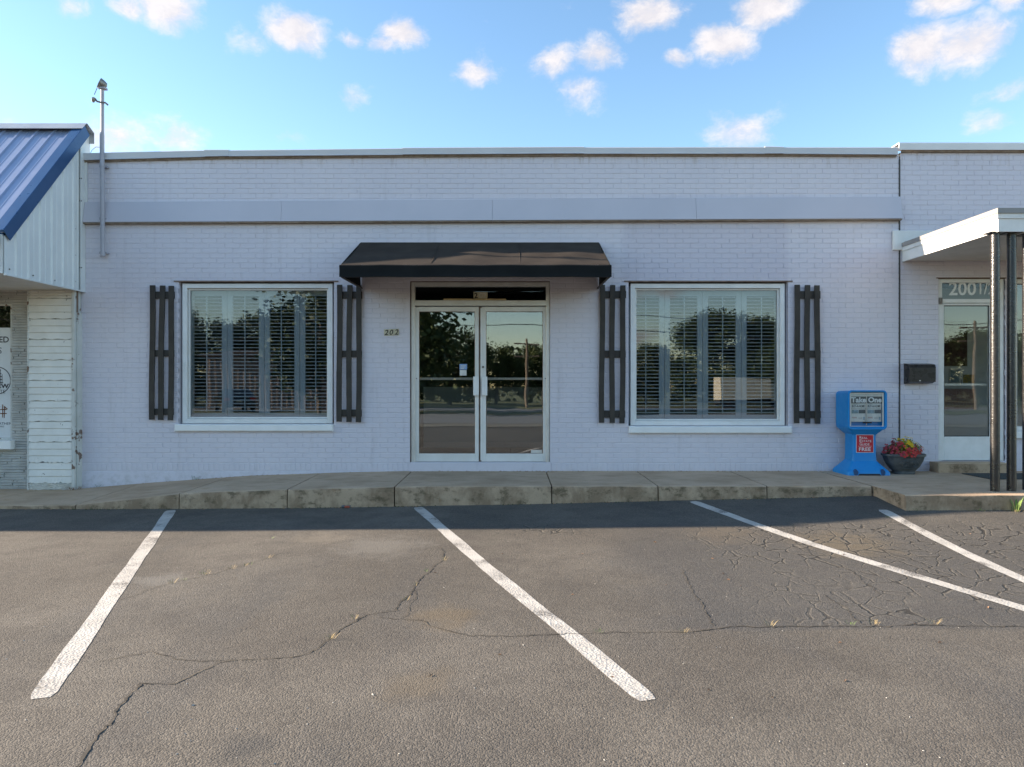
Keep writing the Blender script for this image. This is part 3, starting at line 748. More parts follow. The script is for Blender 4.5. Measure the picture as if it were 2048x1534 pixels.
# reception counter behind the doors
c = thing('reception_counter', 'grey reception counter with white baseboard standing inside the glass doors', 'counter', (-.2, 2.35, .112))
part('counter_front', MB().box(-1.5, 1.5, 2.35, 2.9, .112, 1.14), 'interior_wall', c)
part('countertop', MB().box(-1.53, 1.53, 2.30, 2.95, 1.14, 1.18), 'interior_dark', c)
part('baseboard', MB().box(-1.5, 1.5, 2.33, 2.35, .113, .20), 'interior_white', c)
# transom number and wall number
n_ = thing('paper_number', 'faded paper number 2 taped above the doors in the transom', 'number sign', P(961, 597, .068))
part('paper_strip', MB().box(GX(947, .066), GX(975, .066), .0645, .067, GZ(598, .066), GZ(584, .066)), 'number_cream', n_)
part('digit', shifted(textmesh('2', height=.075, bold=.03), (GX(952, .064), .0635, GZ(591, .064))), 'number_black', n_)
part('faded_digits', shifted(textmesh('02', height=.07), (GX(965.5, .064), .0637, GZ(591, .064))), 'paper', n_)
n_ = thing('house_number', 'black 202 on three cream tiles on the brick beside the doors', 'house number', P(783, 672, -.012))
for k in range(3):
    t_ = part('number_tile', MB().cbox(GX(768 + 10.2 * k, -.01), GX(777.4 + 10.2 * k, -.01), -.013, -.006, GZ(671.5 + k * -.5, -.01), GZ(658.5 - k * .5, -.01), .002), 'number_cream', n_)
    part('digit', shifted(textmesh('202'[k], height=.074, bold=.02, shear=.22), (GX(772.7 + 10.2 * k, -.01), -.0138, GZ(665 - k * .5, -.01))), 'number_black', t_)

# ------------------------------------------------------------------ awning
AX0, AX1, AYF, AZT, AZF, AZB = -2.054, 1.178, -1.13, GZ(485), CZ + 240 / 166.5, CZ + 215.5 / 166.5
aw = thing('awning', 'black fabric awning over the double glass doors', 'awning', (-.44, 0, AZB))
m_ = MB(); NU, NV = 40, 10
for j in range(NV + 1):
    v = j / NV
    for i in range(NU + 1):
        u = i / NU; sag = -.018 * math.sin(math.pi * v) * (.6 + .4 * math.cos(u * 6 * math.pi)) - .006 * math.sin(u * 31 + v * 4) * math.sin(math.pi * v)
        m_.v.append((AX0 + (AX1 - AX0) * u, -.012 + (AYF + .012) * v, AZT + (AZF - AZT) * v + sag))
for j in range(NV):
    for i in range(NU): a = j * (NU + 1) + i; m_.f.append((a, a + 1, a + NU + 2, a + NU + 1))
part('awning_top', m_, 'awning_cloth', aw, True)
for xs_ in (-.98, .10): part('seam', MB().tube([(xs_, -.03, AZT - .008), (xs_, -.4, AZT + (AZF - AZT) * .35 - .010), (xs_, -.8, AZT + (AZF - AZT) * .7 - .012), (xs_, -1.11, AZF + .004)], .0035, 5), 'awning_cloth', aw)
vm = MB(); rows = []
for k, (zz, yo) in enumerate([(AZF, 0), (AZF - .012, -.012), (AZF - .03, -.012), ((AZF + AZB) / 2, -.006), (AZB + .02, -.006), (AZB, -.010)]):
    rows.append([(AX0 - .015 + (AX1 - AX0 + .03) * i / NU, AYF + yo + .003 * math.sin(i * 1.9 + k), zz - .003 * math.sin(i * .7)) for i in range(NU + 1)])
vm.loft(rows, False, False, False)
part('valance', vm, 'valance_cloth', aw, True)
for xe, s_ in ((AX0, -1), (AX1, 1)):
    part('side_panel', MB().prism_x([(-.012, AZT - .005), (AYF, AZF - .005), (AYF - .006, AZB), (-.012, GZ(575))], xe + s_ * .002, xe + s_ * .006), 'valance_cloth', aw)
    part('frame_rail', MB().tube([(xe - s_ * .015, -.02, GZ(575) - .012), (xe - s_ * .015, AYF + .02, AZB)], .013), 'awning_frame', aw)
    part('frame_strut', MB().tube([(xe - s_ * .02, -.02, AZT - .04), (xe - s_ * .02, AYF + .03, AZF - .04)], .013), 'awning_frame', aw)
part('front_rail', MB().tube([(AX0 + .02, AYF + .025, AZB + .012), (AX1 - .02, AYF + .025, AZB + .012)], .013), 'awning_frame', aw)

# ------------------------------------------------------------------ board shutters on the wall
def board_shutter(tops, bots, rails, yt, yb, lab, over=()):
    root = thing('board_shutter', lab, 'shutter', P((tops[0] + tops[2]) / 2, yb, -.02), 'slatted wooden shutters beside the display windows')
    for i in range(3):
        w_ = 10.4 / 2; m_ = MB(); rings = []
        for k in range(9):
            t_ = k / 8; px = tops[i] + (bots[i] - tops[i]) * t_ + .7 * math.sin(t_ * 6 + i * 2); py = yt + (yb - yt) * t_ + (i - 1) * .6
            x0, x1, z = GX(px - w_, -.05), GX(px + w_, -.05), GZ(py, -.05)
            y0, y1 = -.052, -.032
            rings.append([(x0 + .003, y0, z), (x1 - .003, y0, z), (x1, y0 + .003, z), (x1, y1, z), (x0, y1, z), (x0, y0 + .003, z)])
        m_.loft(rings); part('board', m_, 'stained_wood', root)
    for j, (ya, yb_) in enumerate(rails):
        t_ = ((ya + yb_) / 2 - yt) / (yb - yt)
        xa = tops[0] + (bots[0] - tops[0]) * t_ - 3; xb = tops[2] + (bots[2] - tops[2]) * t_ + 6
        part('batten', MB().cbox(GX(xa, -.03), GX(xb, -.03), -.0315, -.0095, GZ(yb_, -.03), GZ(ya, -.03), .002), 'stained_wood', root)
board_shutter((304.5, 324, 342.5), (303, 320, 340.5), [(583, 597), (700, 713), (817, 830)], 571, 840, 'slatted dark wood shutter between the white corner trim and the left display window')
board_shutter((679, 699, 718), (678, 697, 717), [(583, 597), (701, 714), (819, 833)], 570, 844, 'slatted dark wood shutter tucked under the awning end beside number 202')
board_shutter((1205, 1225, 1246.5), (1203.5, 1224, 1244.5), [(582, 596), (701, 715), (821, 835)], 570, 846, 'slatted dark wood shutter between the glass doors and the right display window')
board_shutter((1595, 1615, 1635), (1594, 1615, 1636), [(582, 597), (701, 715), (822, 836)], 570, 847, 'slatted dark wood shutter between the right display window and the blue newspaper box')

# ------------------------------------------------------------------ conduit with broken floodlights
cx = GX(204, -.09)
cd = thing('floodlight_conduit', 'tall grey painted conduit with two broken floodlights rising above the parapet', 'light pole', (cx, -.09, GZ(512)))
part('lower_tube', MB().tube([(cx + .01, -.09, GZ(508, -.09)), (cx, -.09, GZ(268, -.09))], .028, 12), 'pole_paint', cd, True)
part('upper_tube', MB().tube([(cx + .004, -.09, GZ(268, -.09) - .002), (cx + .004, -.09, GZ(179, -.09))], .022, 12), 'pole_paint', cd, True)
part('end_cap', MB().tube([(cx + .012, -.09, GZ(512, -.09)), (cx + .01, -.09, GZ(507, -.09))], .031, 12), 'pole_paint', cd, True)
for py in (332, 437, 505): part('strap', MB().tube([(cx + .004, -.09, GZ(py, -.09) - .012), (cx + .004, -.09, GZ(py, -.09) + .012)], .0325, 12).box(cx - .05, cx + .05, -.07, .0, GZ(py, -.09) - .01, GZ(py, -.09) + .01), 'pole_paint', cd)
zt = GZ(177, -.09)
part('mount_plate', MB().cbox(cx - .035, cx + .055, -.13, -.05, zt - .012, zt + .012, .004), 'pole_paint', cd)
hd = MB(); ax = Vector((-.72, -.45, .35)).normalized(); u = ax.cross(Vector((0, 0, 1))).normalized(); v = ax.cross(u); c0 = Vector((cx - .005, -.10, zt + .06))
hd.loft([[c0 + ax * h + (u * math.cos(a * math.pi / 8) + v * math.sin(a * math.pi / 8)) * r for a in range(16)] for h, r in ((-.07, .012), (-.06, .04), (-.02, .058), (.02, .066), (.026, .068), (.026, .058), (-.0, .05), (-.03, .03))], True, True)
fl = part('floodlight_housing', hd, 'old_metal', cd, True)
part('lamp', MB().tube([c0 - ax * .02, c0 + ax * .015], .018, 10), 'lamp_glass', fl, True)
part('hanging_wire', MB().tube([c0 + ax * .02, c0 + Vector((-.045, -.02, -.07)), c0 + Vector((-.075, -.03, -.16))], .004, 5), 'wire', cd)
zb = GZ(206, -.09)
part('lower_bracket', MB().tube([(cx - .075, -.12, zb + .045), (cx - .05, -.12, zb + .01), (cx, -.11, zb), (cx + .05, -.10, zb), (cx + .085, -.10, zb - .03)], .012, 7), 'old_metal', cd, True)
part('broken_shade', MB().loft([[Vector((cx - .085, -.14, zb + .045)) + Vector((math.cos(a) * r * .6, math.sin(a) * r, h + .3 * r * math.cos(a))) for a in [k * math.pi / 5 for k in range(10)]] for h, r in ((0, .03), (-.03, .034), (-.05, .02))], True, True), 'old_metal', cd, True)
part('loose_wire', MB().tube([(cx - .03, -.09, GZ(299)), (cx - .09, -.08, GZ(298)), (cx - .16, -.05, GZ(303)), (cx - .2, -.02, GZ(308))], .003, 5), 'wire', cd)
# ------------------------------------------------------------------ building with blue roof
LZ = -.24
lb = thing('blue_roofed_shop', 'grey thin-brick shop with blue metal roof and white ribbed gable', 'building', (-8, 0, LZ))
GXp = -5.82; YE = -1.5; ZE = CZ + 1.776; ZR = CZ + 3.50; ZBt = CZ + 1.28; LX = -17.0
YW = -.02
wx0, wx1, wz0, wz1 = -8.4, GX(24, YW), GZ(880, YW), GZ(607, YW)
wall_sheet(lb, LX, -6.50, -.7, ZBt + .1, [(wx0, wx1, wz0, wz1)], 'thin_brick', YW + .006, YW + .2)
# thin long bricks
tb = MB(); z = LZ - .05; row = 0
while z < ZBt - .01:
    h = rnd.choice((.027, .033, .036, .040)); x = -9.2 + rnd.uniform(0, .4)
    while x < -6.50:
        L = rnd.uniform(.28, .48); a, b = x, min(x + L - .006, -6.50)
        segs = [(a, b)]
        if z + h > wz0 and z < wz1:
            segs = []
            if a < wx0: segs.append((a, min(b, wx0)))
            if b > wx1: segs.append((max(a, wx1), b))
        for a, b in segs:
            if b - a > .02: tb.cbox(a, b, YW - .008 + rnd.uniform(-.007, .006), YW + .03, z + .002, z + h - .004, .004)
        x += L
    z += h; row += 1
part('thin_bricks', tb, 'thin_brick', lb, kind='stuff')
wf = part('window', frame_rect(MB(), wx0, wx1, wz0, wz1, .03, YW + .01, YW + .09), 'worn_board', lb)
part('pane', MB().box(wx0 + .03, wx1 - .03, YW + .04, YW + .046, wz0 + .03, wz1 - .03), 'window_glass', wf)
part('frosted_film', MB().box(wx0 + .03, wx1 - .032, YW + .030, YW + .036, wz0 + .03, GZ(655, YW)), 'vinyl_white', wf)
part('window_sill', MB().cbox(wx0 - .05, GX(22, -.10), -.115, YW + .05, GZ(899, -.1), wz0 - .002, .008), 'sill_white', lb)
wd = thing('window_lettering', 'black and brown shop lettering with round emblem on the white window film', 'lettering', P(8, 875, YW + .029))
yl = YW + .0285
def put(s, px, py, h, m, **k): part('lettering', shifted(textmesh(s, height=h / 147, **k), (GX(px, yl), yl, GZ(py, yl))), m, wd)
put('ED', 8, 679, 12, 'ink', bold=.02); put('S', 0, 701, 12, 'ink'); put('EW', 7, 772, 9, 'ink', bold=.04, cx=1.2); put('TE', 5, 783, 7, 'ink'); put('ATHER', 10, 847, 5, 'ink', cx=1.1); put('ARD', 4, 853, 3, 'ink')
ring = MB(); cxr, czr = GX(-6, yl), GZ(761, yl); N = 48
ring.loft([[(cxr + r * math.cos(2 * math.pi * k / N), yl, czr + r * math.sin(2 * math.pi * k / N)) for k in range(N + 1)] for r in (.178, .190)], False, False, False)
part('emblem_ring', ring, 'ink', wd)
tw = MB()
for k in range(5): tw.box(GX(-4 + k * 1.0, yl), GX(6 - k * 1.1, yl), yl - .001, yl, GZ(766 - k * 6, yl), GZ(764.3 - k * 6, yl))
tw.box(GX(.2, yl), GX(1.2, yl), yl - .001, yl, GZ(767, yl), GZ(738, yl)); tw.box(GX(3.8, yl), GX(4.6, yl), yl - .001, yl, GZ(767, yl), GZ(748, yl))
part('emblem_drawing', tw, 'ink', wd)
sw = MB()
sw.prism_y([(GX(4.5, yl), GZ(809, yl)), (GX(6.2, yl), GZ(809, yl)), (GX(6.2, yl), GZ(834, yl)), (GX(4.5, yl), GZ(836, yl))], yl - .001, yl)
sw.prism_y([(GX(8.4, yl), GZ(812, yl)), (GX(10.2, yl), GZ(812, yl)), (GX(9.2, yl), GZ(836, yl)), (GX(7.6, yl), GZ(836, yl))], yl - .001, yl)
for a, b in ((818, 820), (826, 828)): sw.box(GX(0, yl), GX(13.5, yl), yl - .001, yl, GZ(b, yl), GZ(a, yl))
sw.prism_y([(GX(8.4, yl), GZ(812, yl)), (GX(15, yl), GZ(817, yl)), (GX(15, yl), GZ(819, yl)), (GX(8.4, yl), GZ(815, yl))], yl - .001, yl)
part('emblem_monogram', sw, 'ink_brown', wd)
# body of the building
part('roof_deck', MB().box(LX, GXp - .05, .3, 8, 3.6, 3.7), 'tan_roof', lb)
part('back_wall', MB().box(LX, -6.0, 8, 8.2, -.5, 3.6).box(LX, LX + .2, .2, 8, -.7, 3.6), 'thin_brick', lb)
part('room', MB().box(LX + .3, -6.2, 2.4, 2.5, -.2, 2.6), 'interior_dark', lb)
# pilaster of wavy shingles
px0, px1, yp = GX(57, -.12), GX(144, -.12), -.12
pil = part('pilaster', MB().box(px0 + .01, px1 + .004, yp + .016, .19, -.7, ZBt + .02), 'worn_board', lb)
z = GZ(980, yp) - .0; ztop = ZBt; sh = .2755; i = 0; zz = GZ(966, yp)
def shingle(zb, zt, wear):
    m_ = MB(); n = 24; rows_ = []
    for k in range(3):
        a = zb + (zt - zb) * k / 3; b = zb + (zt - zb) * (k + 1) / 3
        for z_, y_ in ((a, yp - .010 + .0), (a + .004, yp - .012), (b - .006, yp - .002), (b - .0005, yp + .004)): rows_.append((z_, y_, k == 0))
    grid = []
    for z_, y_, first in rows_:
        r_ = []
        for j in range(n + 1):
            x = px0 + (px1 - px0) * j / n; wv = (.006 * math.sin(j * .8 + i) + rnd.uniform(-wear, wear)) if (first and z_ < zb + .01) else 0
            r_.append((x, y_, z_ + wv))
        grid.append(r_)
    grid.append([(x, yp + .014, z_) for x, y_, z_ in grid[-1]]); grid.insert(0, [(x, yp + .014, z_) for x, y_, z_ in grid[0]])
    m_.loft(grid, False, False, False); return m_
while zz < ztop - .05:
    part('shingle', shingle(zz + .003, min(zz + sh, ztop) - .003, .012 if i < 2 else (.006 if i < 3 else .002)), 'shingle_white', pil); zz += sh; i += 1
for k in range(3):
    a = GZ(980, yp) + k * .031
    part('rotten_shingle', shingle(a, a + .027, .007), 'shingle_white', pil)
part('corner_board', MB().cbox(px0 - .012, px0 + .008, yp - .014, .0, -.6, ZBt, .003), 'worn_board', pil)
part('corner_board', MB().cbox(px1 + .005, GX(150, -.13), yp - .02, .0, -.32, ZBt + .02, .004), 'worn_board', pil)
part('corner_board', MB().cbox(GX(150, -.13) + .002, GX(155.5, -.10), -.10, .05, -.32, GZ(625, -.1), .004), 'worn_board', pil)
part('drain_pipe', MB().box(GX(151.5, -.10), GX(154.5, -.10), -.10, -.075, GZ(625, -.1), ZBt), 'lintel_rust', pil)
# soffit and hidden framing
part('soffit', MB().box(LX, GXp - .01, YE + .02, YW, ZBt - .002, ZBt + .012), 'soffit', lb)
part('front_fascia', MB().box(LX, GXp - .012, YE - .01, YE + .02, ZBt, ZE - .02), 'siding_white', lb)
# ribbed gable
def rake(y): return ZE + (ZR - ZE) * (y - YE) / (0 - YE)
prof = [(-1.5, 0)]
for yy in (-1.30, -1.09, -.88, -.66, -.44, -.23):
    prof += [(yy - .030, 0), (yy - .016, .018), (yy + .016, .018), (yy + .030, 0), (yy + .085, 0), (yy + .092, .004), (yy + .105, .004), (yy + .112, 0)]
prof += [(-.06, 0)]
g = MB(); g.loft([[(GXp + dx, yy, ZBt) for yy, dx in prof], [(GXp + dx, yy, rake(yy) - .02) for yy, dx in prof]], False, False, False)
part('gable_siding', g, 'siding_white', lb)
part('gable_backing', MB().loft([[(x, YE + .02, ZBt + .015), (x, -.0, ZBt + .015), (x, -.0, rake(0) - .05), (x, YE + .02, rake(YE + .02) - .05)] for x in (GXp - .04, GXp - .01)]), 'siding_white', lb)
part('wall_flashing', MB().loft([[(x, -.115, ZBt - .005), (x, -.004, ZBt - .005), (x, -.004, ZR - .02), (x, -.115, ZR - .16)] for x in (GXp + .019, GXp + .023)]), 'siding_white', lb)
part('wall_flashing', MB().box(GX(163), GX(176), -.022, -.008, GZ(412), GZ(326)), 'siding_white', lb)
part('base_trim', MB().box(GXp - .005, GXp + .022, YE, -.0, ZBt - .022, ZBt - .003), 'siding_white', lb)
for yy, zz_ in [(-.2, .1), (-.2, .45), (-.2, .8), (-.1, 1.2), (-.1, 1.5), (-.1, .3), (-.62, .05), (-1.02, .05), (-1.42, .06)]:
    part('screw', MB().tube([(GXp + .002, yy, ZBt + zz_), (GXp + .03 if yy > -.15 else GXp + .010, yy, ZBt + zz_)], .009, 6), 'screw', lb)
# roof panels with ribs
RP = .225
def slope(x0, x1, off0, off1): # ring in slope frame -> profile offset list along x
    pass
ny, nz = -(ZR - ZE) / math.hypot(ZR - ZE, YE), -YE / math.hypot(ZR - ZE, YE)
pr = [(0, 0), (.012, .017), (.034, .017), (.046, 0), (.120, 0), (.126, .003), (.138, .003), (.144, 0), (RP - .0005, 0)]
pm = MB(); e0, e1 = (YE - .03, ZE - .034), (-.02, ZR - .025)
pm.loft([[(x, e[0] + ny * h, e[1] + nz * h) for x, h in pr] for e in (e0, e1)], False, False, False)
pme = mesh('roof_panel', pm, 'roof_blue')
x = GXp - .16 - RP
while x > LX: link('roof_panel', pme, lb, (x, 0, 0)); x -= RP
part('roof_panel', MB().loft([[(xx, e[0] + ny * h, e[1] + nz * h) for xx, h in ((GXp - .16, 0), (GXp - .148, .017), (GXp - .124, .017), (GXp - .112, 0), (GXp + .02, 0))] for e in (e0, e1)], False, False, False), 'roof_blue', lb)
part('roof_underlay', MB().loft([[(xx, e[0] + ny * h, e[1] + nz * h) for xx, h in ((LX, -.004), (GXp, -.004), (GXp, -.05), (LX, -.05))] for e in (e0, (-.02, ZR - .03))]), 'trim_blue', lb)
tr = MB()
tr.loft([[(GXp - .10, e[0] + ny * .036, e[1] + nz * .036), (GXp + .032, e[0] + ny * .040, e[1] + nz * .040), (GXp + .036, e[0] + ny * .034, e[1] + nz * .034), (GXp + .036, e[0] - ny * .11, e[1] - nz * .11),
          (GXp + .024, e[0] - ny * .115, e[1] - nz * .115), (GXp + .024, e[0] + ny * .0, e[1] + nz * .0), (GXp - .10, e[0] + ny * .030, e[1] + nz * .030)] for e in (e0, (-.015, ZR - .01))])
part('rake_trim', tr, 'trim_blue', lb)
cap = MB(); prc = [(-.115, ZR - .075), (-.10, ZR - .055), (-.02, ZR + .030), (.0, ZR + .036), (.16, ZR - .04), (.16, ZR - .19), (.155, ZR - .19), (.155, ZR - .045), (.0, ZR + .028), (-.02, ZR + .022), (-.10, ZR - .063)]
cap.prism_x([(y - .01, z_ + .02) for y, z_ in prc], LX, GXp + .05); part('ridge_cap', cap, 'cap_sky_sheen', lb)
part('parapet_wall', MB().box(LX, GXp - .02, .02, .17, ZBt, ZR - .05), 'siding_white', lb)
# gutter and downspout at the eave
gp = [(YE - .035, ZE - .05), (YE - .15, ZE - .05), (YE - .16, ZE - .07), (YE - .14, ZE - .14), (YE - .09, ZE - .17), (YE - .035, ZE - .17)]
part('gutter', MB().prism_x(gp, LX, GXp - .03), 'siding_white', lb)
part('downspout', MB().tube([(GXp - .10, YE - .09, ZE - .16), (GXp - .10, YE - .09, ZE - .30), (GXp - .13, YE + .0, ZBt + .0)], .035, 8), 'siding_white', lb, True)

# ------------------------------------------------------------------ neighbour numbered 200 1/2
rb = thing('corner_shop_building', 'pale lavender brick shop numbered 200 1/2 with flat white canopy', 'building', (8, 0, 0))
X0, X1 = XR + .016, 12.0
RD = (GX(1877), GX(2011), .135, GZ(556)); R2 = (GX(2026), 9.4, GZ(862), GZ(556))
mat_r = 'paint'
wall_sheet(rb, X0, X1, -.4, 4.33, [RD, R2], mat_r)
brickwork(rb, X0, 8.2, .02, 4.33, [RD, R2], mat_r, shift=.06)
m_ = MB(); n = 12
m_.prism_x([(-.06, GZ(288)), (-.066, GZ(289) - .01), (-.06, GZ(302.5)), (-.05, GZ(302.5)), (-.05, GZ(290)), (.25, GZ(290)), (.25, GZ(288))], GX(1793), X1); part('coping', m_, 'coping_white', rb)
part('coping_board', MB().box(X0 + .01, X1, -.03, .0, GZ(306), GZ(301)), 'band_wood', rb)
part('torn_flashing', MB().add([(GX(1786), -.04, GZ(297)), (GX(1793), -.04, GZ(297)), (GX(1793), -.03, GZ(289)), (GX(1790), -.045, GZ(292))], [(0, 1, 2, 3)]), 'old_metal', rb)
part('roof', MB().box(X0, X1, .2, 8, 4.05, 4.12), 'tan_roof', rb)
part('back_wall', MB().box(X0, X1, 8, 8.2, -.4, 4.3).box(X1 - .2, X1, .2, 8, -.4, 4.3), mat_r, rb)
part('room', MB().box(X0 + .02, X1 - .2, 2.3, 2.4, .1, 2.8), 'room_pale', rb)
part('room_side', MB().box(X0 + .02, X0 + .06, .2, 2.3, .1, 2.8), 'room_pale', rb)
part('ceiling', MB().box(X0 + .02, X1 - .2, .2, 2.4, 2.8, 2.85), 'interior_dark', rb)
part('interior_floor', MB().box(X0 + .02, X1 - .2, .15, 2.4, -.2, .125), 'interior_tile', rb)
part('door_step', MB().cbox(GX(1875, -.18), GX(2012, -.18), -.2, .14, -.2, .133, .012), 'concrete', rb)
# door
dx0, dx1 = RD[0] + .008, RD[1] - .01
fr = MB(); zt = RD[3] - .01; zh0, zh1 = GZ(606, .03), GZ(598, .03)
fr.cbox(dx0, dx0 + .055, .02, .12, .136, zt, .004).cbox(dx1 - .055, dx1, .02, .12, .136, zt, .004).cbox(dx0 + .055, dx1 - .055, .02, .12, zt - .05, zt, .004).cbox(dx0 + .055, dx1 - .055, .02, .12, zh0, zh1, .004)
df = part('door_frame', fr, 'white_frame', rb)
part('transom_pane', MB().box(dx0 + .05, dx1 - .05, .07, .076, zh1, zt - .05), 'transom_glass', df)
part('lintel', MB().box(RD[0] - .03, R2[1] + .05, -.010, .12, RD[3] - .006, RD[3] + .006), 'lintel_rust', rb)
la, lb_ = dx0 + .058, dx1 - .058; lg0, lg1 = la + .035, lb_ - .12; gz0, gz1 = GZ(873, .05), GZ(611, .05)
d = part('door', MB().cbox(la, lg0, .04, .08, .142, zh0 - .004, .004).cbox(lg1, lb_, .04, .08, .142, zh0 - .004, .004).cbox(lg0, lg1, .04, .08, gz1, zh0 - .004, .004).cbox(lg0, lg1, .04, .08, .142, gz0, .004), 'white_frame', rb)
part('pane', MB().box(lg0, lg1, .058, .064, gz0, gz1), 'shop_door_glass', d)
part('gasket', frame_rect(MB(), lg0, lg1, gz0, gz1, .010, .052, .057, .001), 'black_rubber', d)
part('push_bar', MB().box(lg0, lg1, .085, .10, GZ(771, .1), GZ(767, .1)), 'alum_frame', d)
hx = lg1 + .045
part('pull_handle', MB().tube([(hx + .03, .04, GZ(737)), (hx, .0, GZ(737)), (hx - .025, -.015, GZ(744)), (hx - .025, -.015, GZ(762)), (hx, .0, GZ(769)), (hx + .03, .04, GZ(769))], .010, 8), 'alum_frame', d, True)
part('lock', MB().tube([(hx, .032, GZ(783)), (hx, .042, GZ(783))], .017, 12), 'old_metal', d, True)
part('pivot', MB().box(dx0 + .006, dx0 + .05, .005, .022, GZ(608), GZ(595)), 'old_metal', d)
dn = thing('transom_number', 'pale vinyl digits 200 1/2 on the transom glass under the canopy', 'number sign', P(1945, 594, .068))
def put2(s, px, py, h, **k): part('digits', shifted(textmesh(s, height=h / 147, **k), (GX(px, .068), .0685, GZ(py, .068))), 'decal_white', dn)
put2('200', 1925, 577, 28, bold=.018, cx=.98); put2('1/2', 1974, 577, 24, bold=.015, cx=.85)
# window on the far right
wf = part('window', frame_rect(MB(), R2[0] + .02, R2[1], R2[2], R2[3] - .01, .06, .03, .12), 'white_frame', rb)
part('pane', MB().box(R2[0] + .07, R2[1] - .06, .09, .096, R2[2] + .06, R2[3] - .07), 'window_glass', wf)
part('window_sill', MB().cbox(R2[0] - .02, R2[1] + .04, -.05, .12, R2[2] - .10, R2[2] - .002, .01), 'sill_white', rb)
# wall pictures inside
def picture(px0_, px1_, py0, py1, m, lab):
    y = 2.28; t_ = thing('wall_picture', lab, 'picture', P((px0_ + px1_) / 2, py1, y))
    part('picture_frame', MB().box(GX(px0_, y), GX(px1_, y), y, y + .02, GZ(py1, y), GZ(py0, y)), 'paper', t_)
    part('print', MB().box(GX(px0_ + 2, y), GX(px1_ - 2, y), y - .006, y - .001, GZ(py1 - 2, y), GZ(py0 + 2, y)), m, t_)
picture(1880, 1936, 640, 734, 'photo_brown', 'dark red poster on the wall inside the half-numbered shop door')
picture(1899, 1920, 738, 766, 'photo_sky', 'small poster of house photos below the dark red poster')
picture(1924, 1950, 747, 768, 'photo_yellow', 'small framed yellow picture inside behind the door push bar')
picture(1884, 1950, 776, 820, 'photo_red', 'wide reddish picture hung lowest inside the half-numbered shop')

# ------------------------------------------------------------------ canopy and posts
CYF = -1.87; CX0 = 5.30; CB, CT = CZ + 1.672, CZ + 1.925
ca = thing('entrance_canopy', 'flat white boarded canopy over the half-numbered shop entrance', 'canopy', (CX0 + 3, 0, CB))
part('side_fascia', MB().box(CX0, CX0 + .022, CYF, -.012, CB, CB + .14), 'canopy_white', ca)
part('front_fascia', MB().box(CX0, 12, CYF - .022, CYF, CB, CB + .14), 'canopy_white', ca)
part('side_trim', MB().box(CX0 - .012, CX0 + .022, CYF - .03, -.012, CB + .142, CB + .195), 'canopy_white', ca)
part('front_trim', MB().box(CX0 + .022, 12, CYF - .034, CYF, CB + .142, CB + .195), 'canopy_white', ca)
part('drip_edge', MB().box(CX0 - .022, CX0 + .03, CYF - .046, -.012, CB + .197, CT), 'canopy_drip', ca)
part('drip_edge', MB().box(CX0 + .03, 12, CYF - .046, CYF + .02, CB + .197, CT), 'canopy_drip', ca)
part('canopy_roof', MB().box(CX0 + .03, 12, CYF + .02, -.012, CB + .21, CT - .01), 'tan_roof', ca)
y = CYF + .004; 
while y < -.03:
    part('soffit_board', MB().box(CX0 + .024, 12, y, min(y + .084, -.012), CB + .012, CB + .026), 'soffit', ca); y += .088
part('soffit_backing', MB().box(CX0 + .024, 12, CYF + .002, -.012, CB + .03, CB + .04), 'wire', ca)
part('ledger', MB().cbox(GX(1786, -.03), GX(1868, -.03), -.04, -.009, GZ(500, -.03), GZ(461, -.03), .008), 'canopy_white', ca)
for i, (px, y, lab) in enumerate([(1990, -1.80, 'black steel pipe post at the canopy corner, sunlit along one side'), (2023, -1.78, 'black steel pipe post just behind the corner post of the canopy'), (2054.5, -1.70, 'black steel pipe post third from the canopy corner')]):
    x = GX(px, y); t_ = thing('canopy_post', lab, 'post', (x, y, zs(x, -1.42)), 'steel posts under the canopy')
    part('shaft', MB().tube([(x, y, .0), (x, y, .9), (x, y, 1.8), (x, y, CB + .01)], .046, 20), 'post_black', t_, True)
    part('top_plate', MB().box(x - .08, x + .08, y - .06, y + .08, CB + .0, CB + .011), 'post_black', t_)

# ------------------------------------------------------------------ mailbox
x0, x1, z0, z1 = GX(1812, -.06), GX(1869, -.14), GZ(768, -.1), GZ(729, -.1)
mbx = thing('mailbox', 'black metal wall mailbox on the brick beside the white door', 'mailbox', ((x0 + x1) / 2, -.008, z0))
mp = [(-.008, z0), (-.10, z0 + .01), (-.145, z0 + .03), (-.15, z1 - .045), (-.135, z1 - .01), (-.11, z1), (-.008, z1 + .012)]
part('box_body', MB().prism_x(mp, x0, x1), 'mail_black', mbx)
part('lid', MB().prism_x([(-.152, z0 + .028), (-.156, z0 + .03), (-.161, z1 - .045), (-.143, z1 - .003), (-.112, z1 + .006), (-.008, z1 + .018), (-.008, z1 + .013), (-.111, z1 + .001), (-.136, z1 - .009), (-.151, z1 - .045)], x0 - .006, x1 + .006), 'mail_black', mbx)
part('catch', MB().tube([(x0 + .13, -.155, z0 + .045), (x0 + .13, -.166, z0 + .045)], .008, 8), 'alum_frame', mbx)

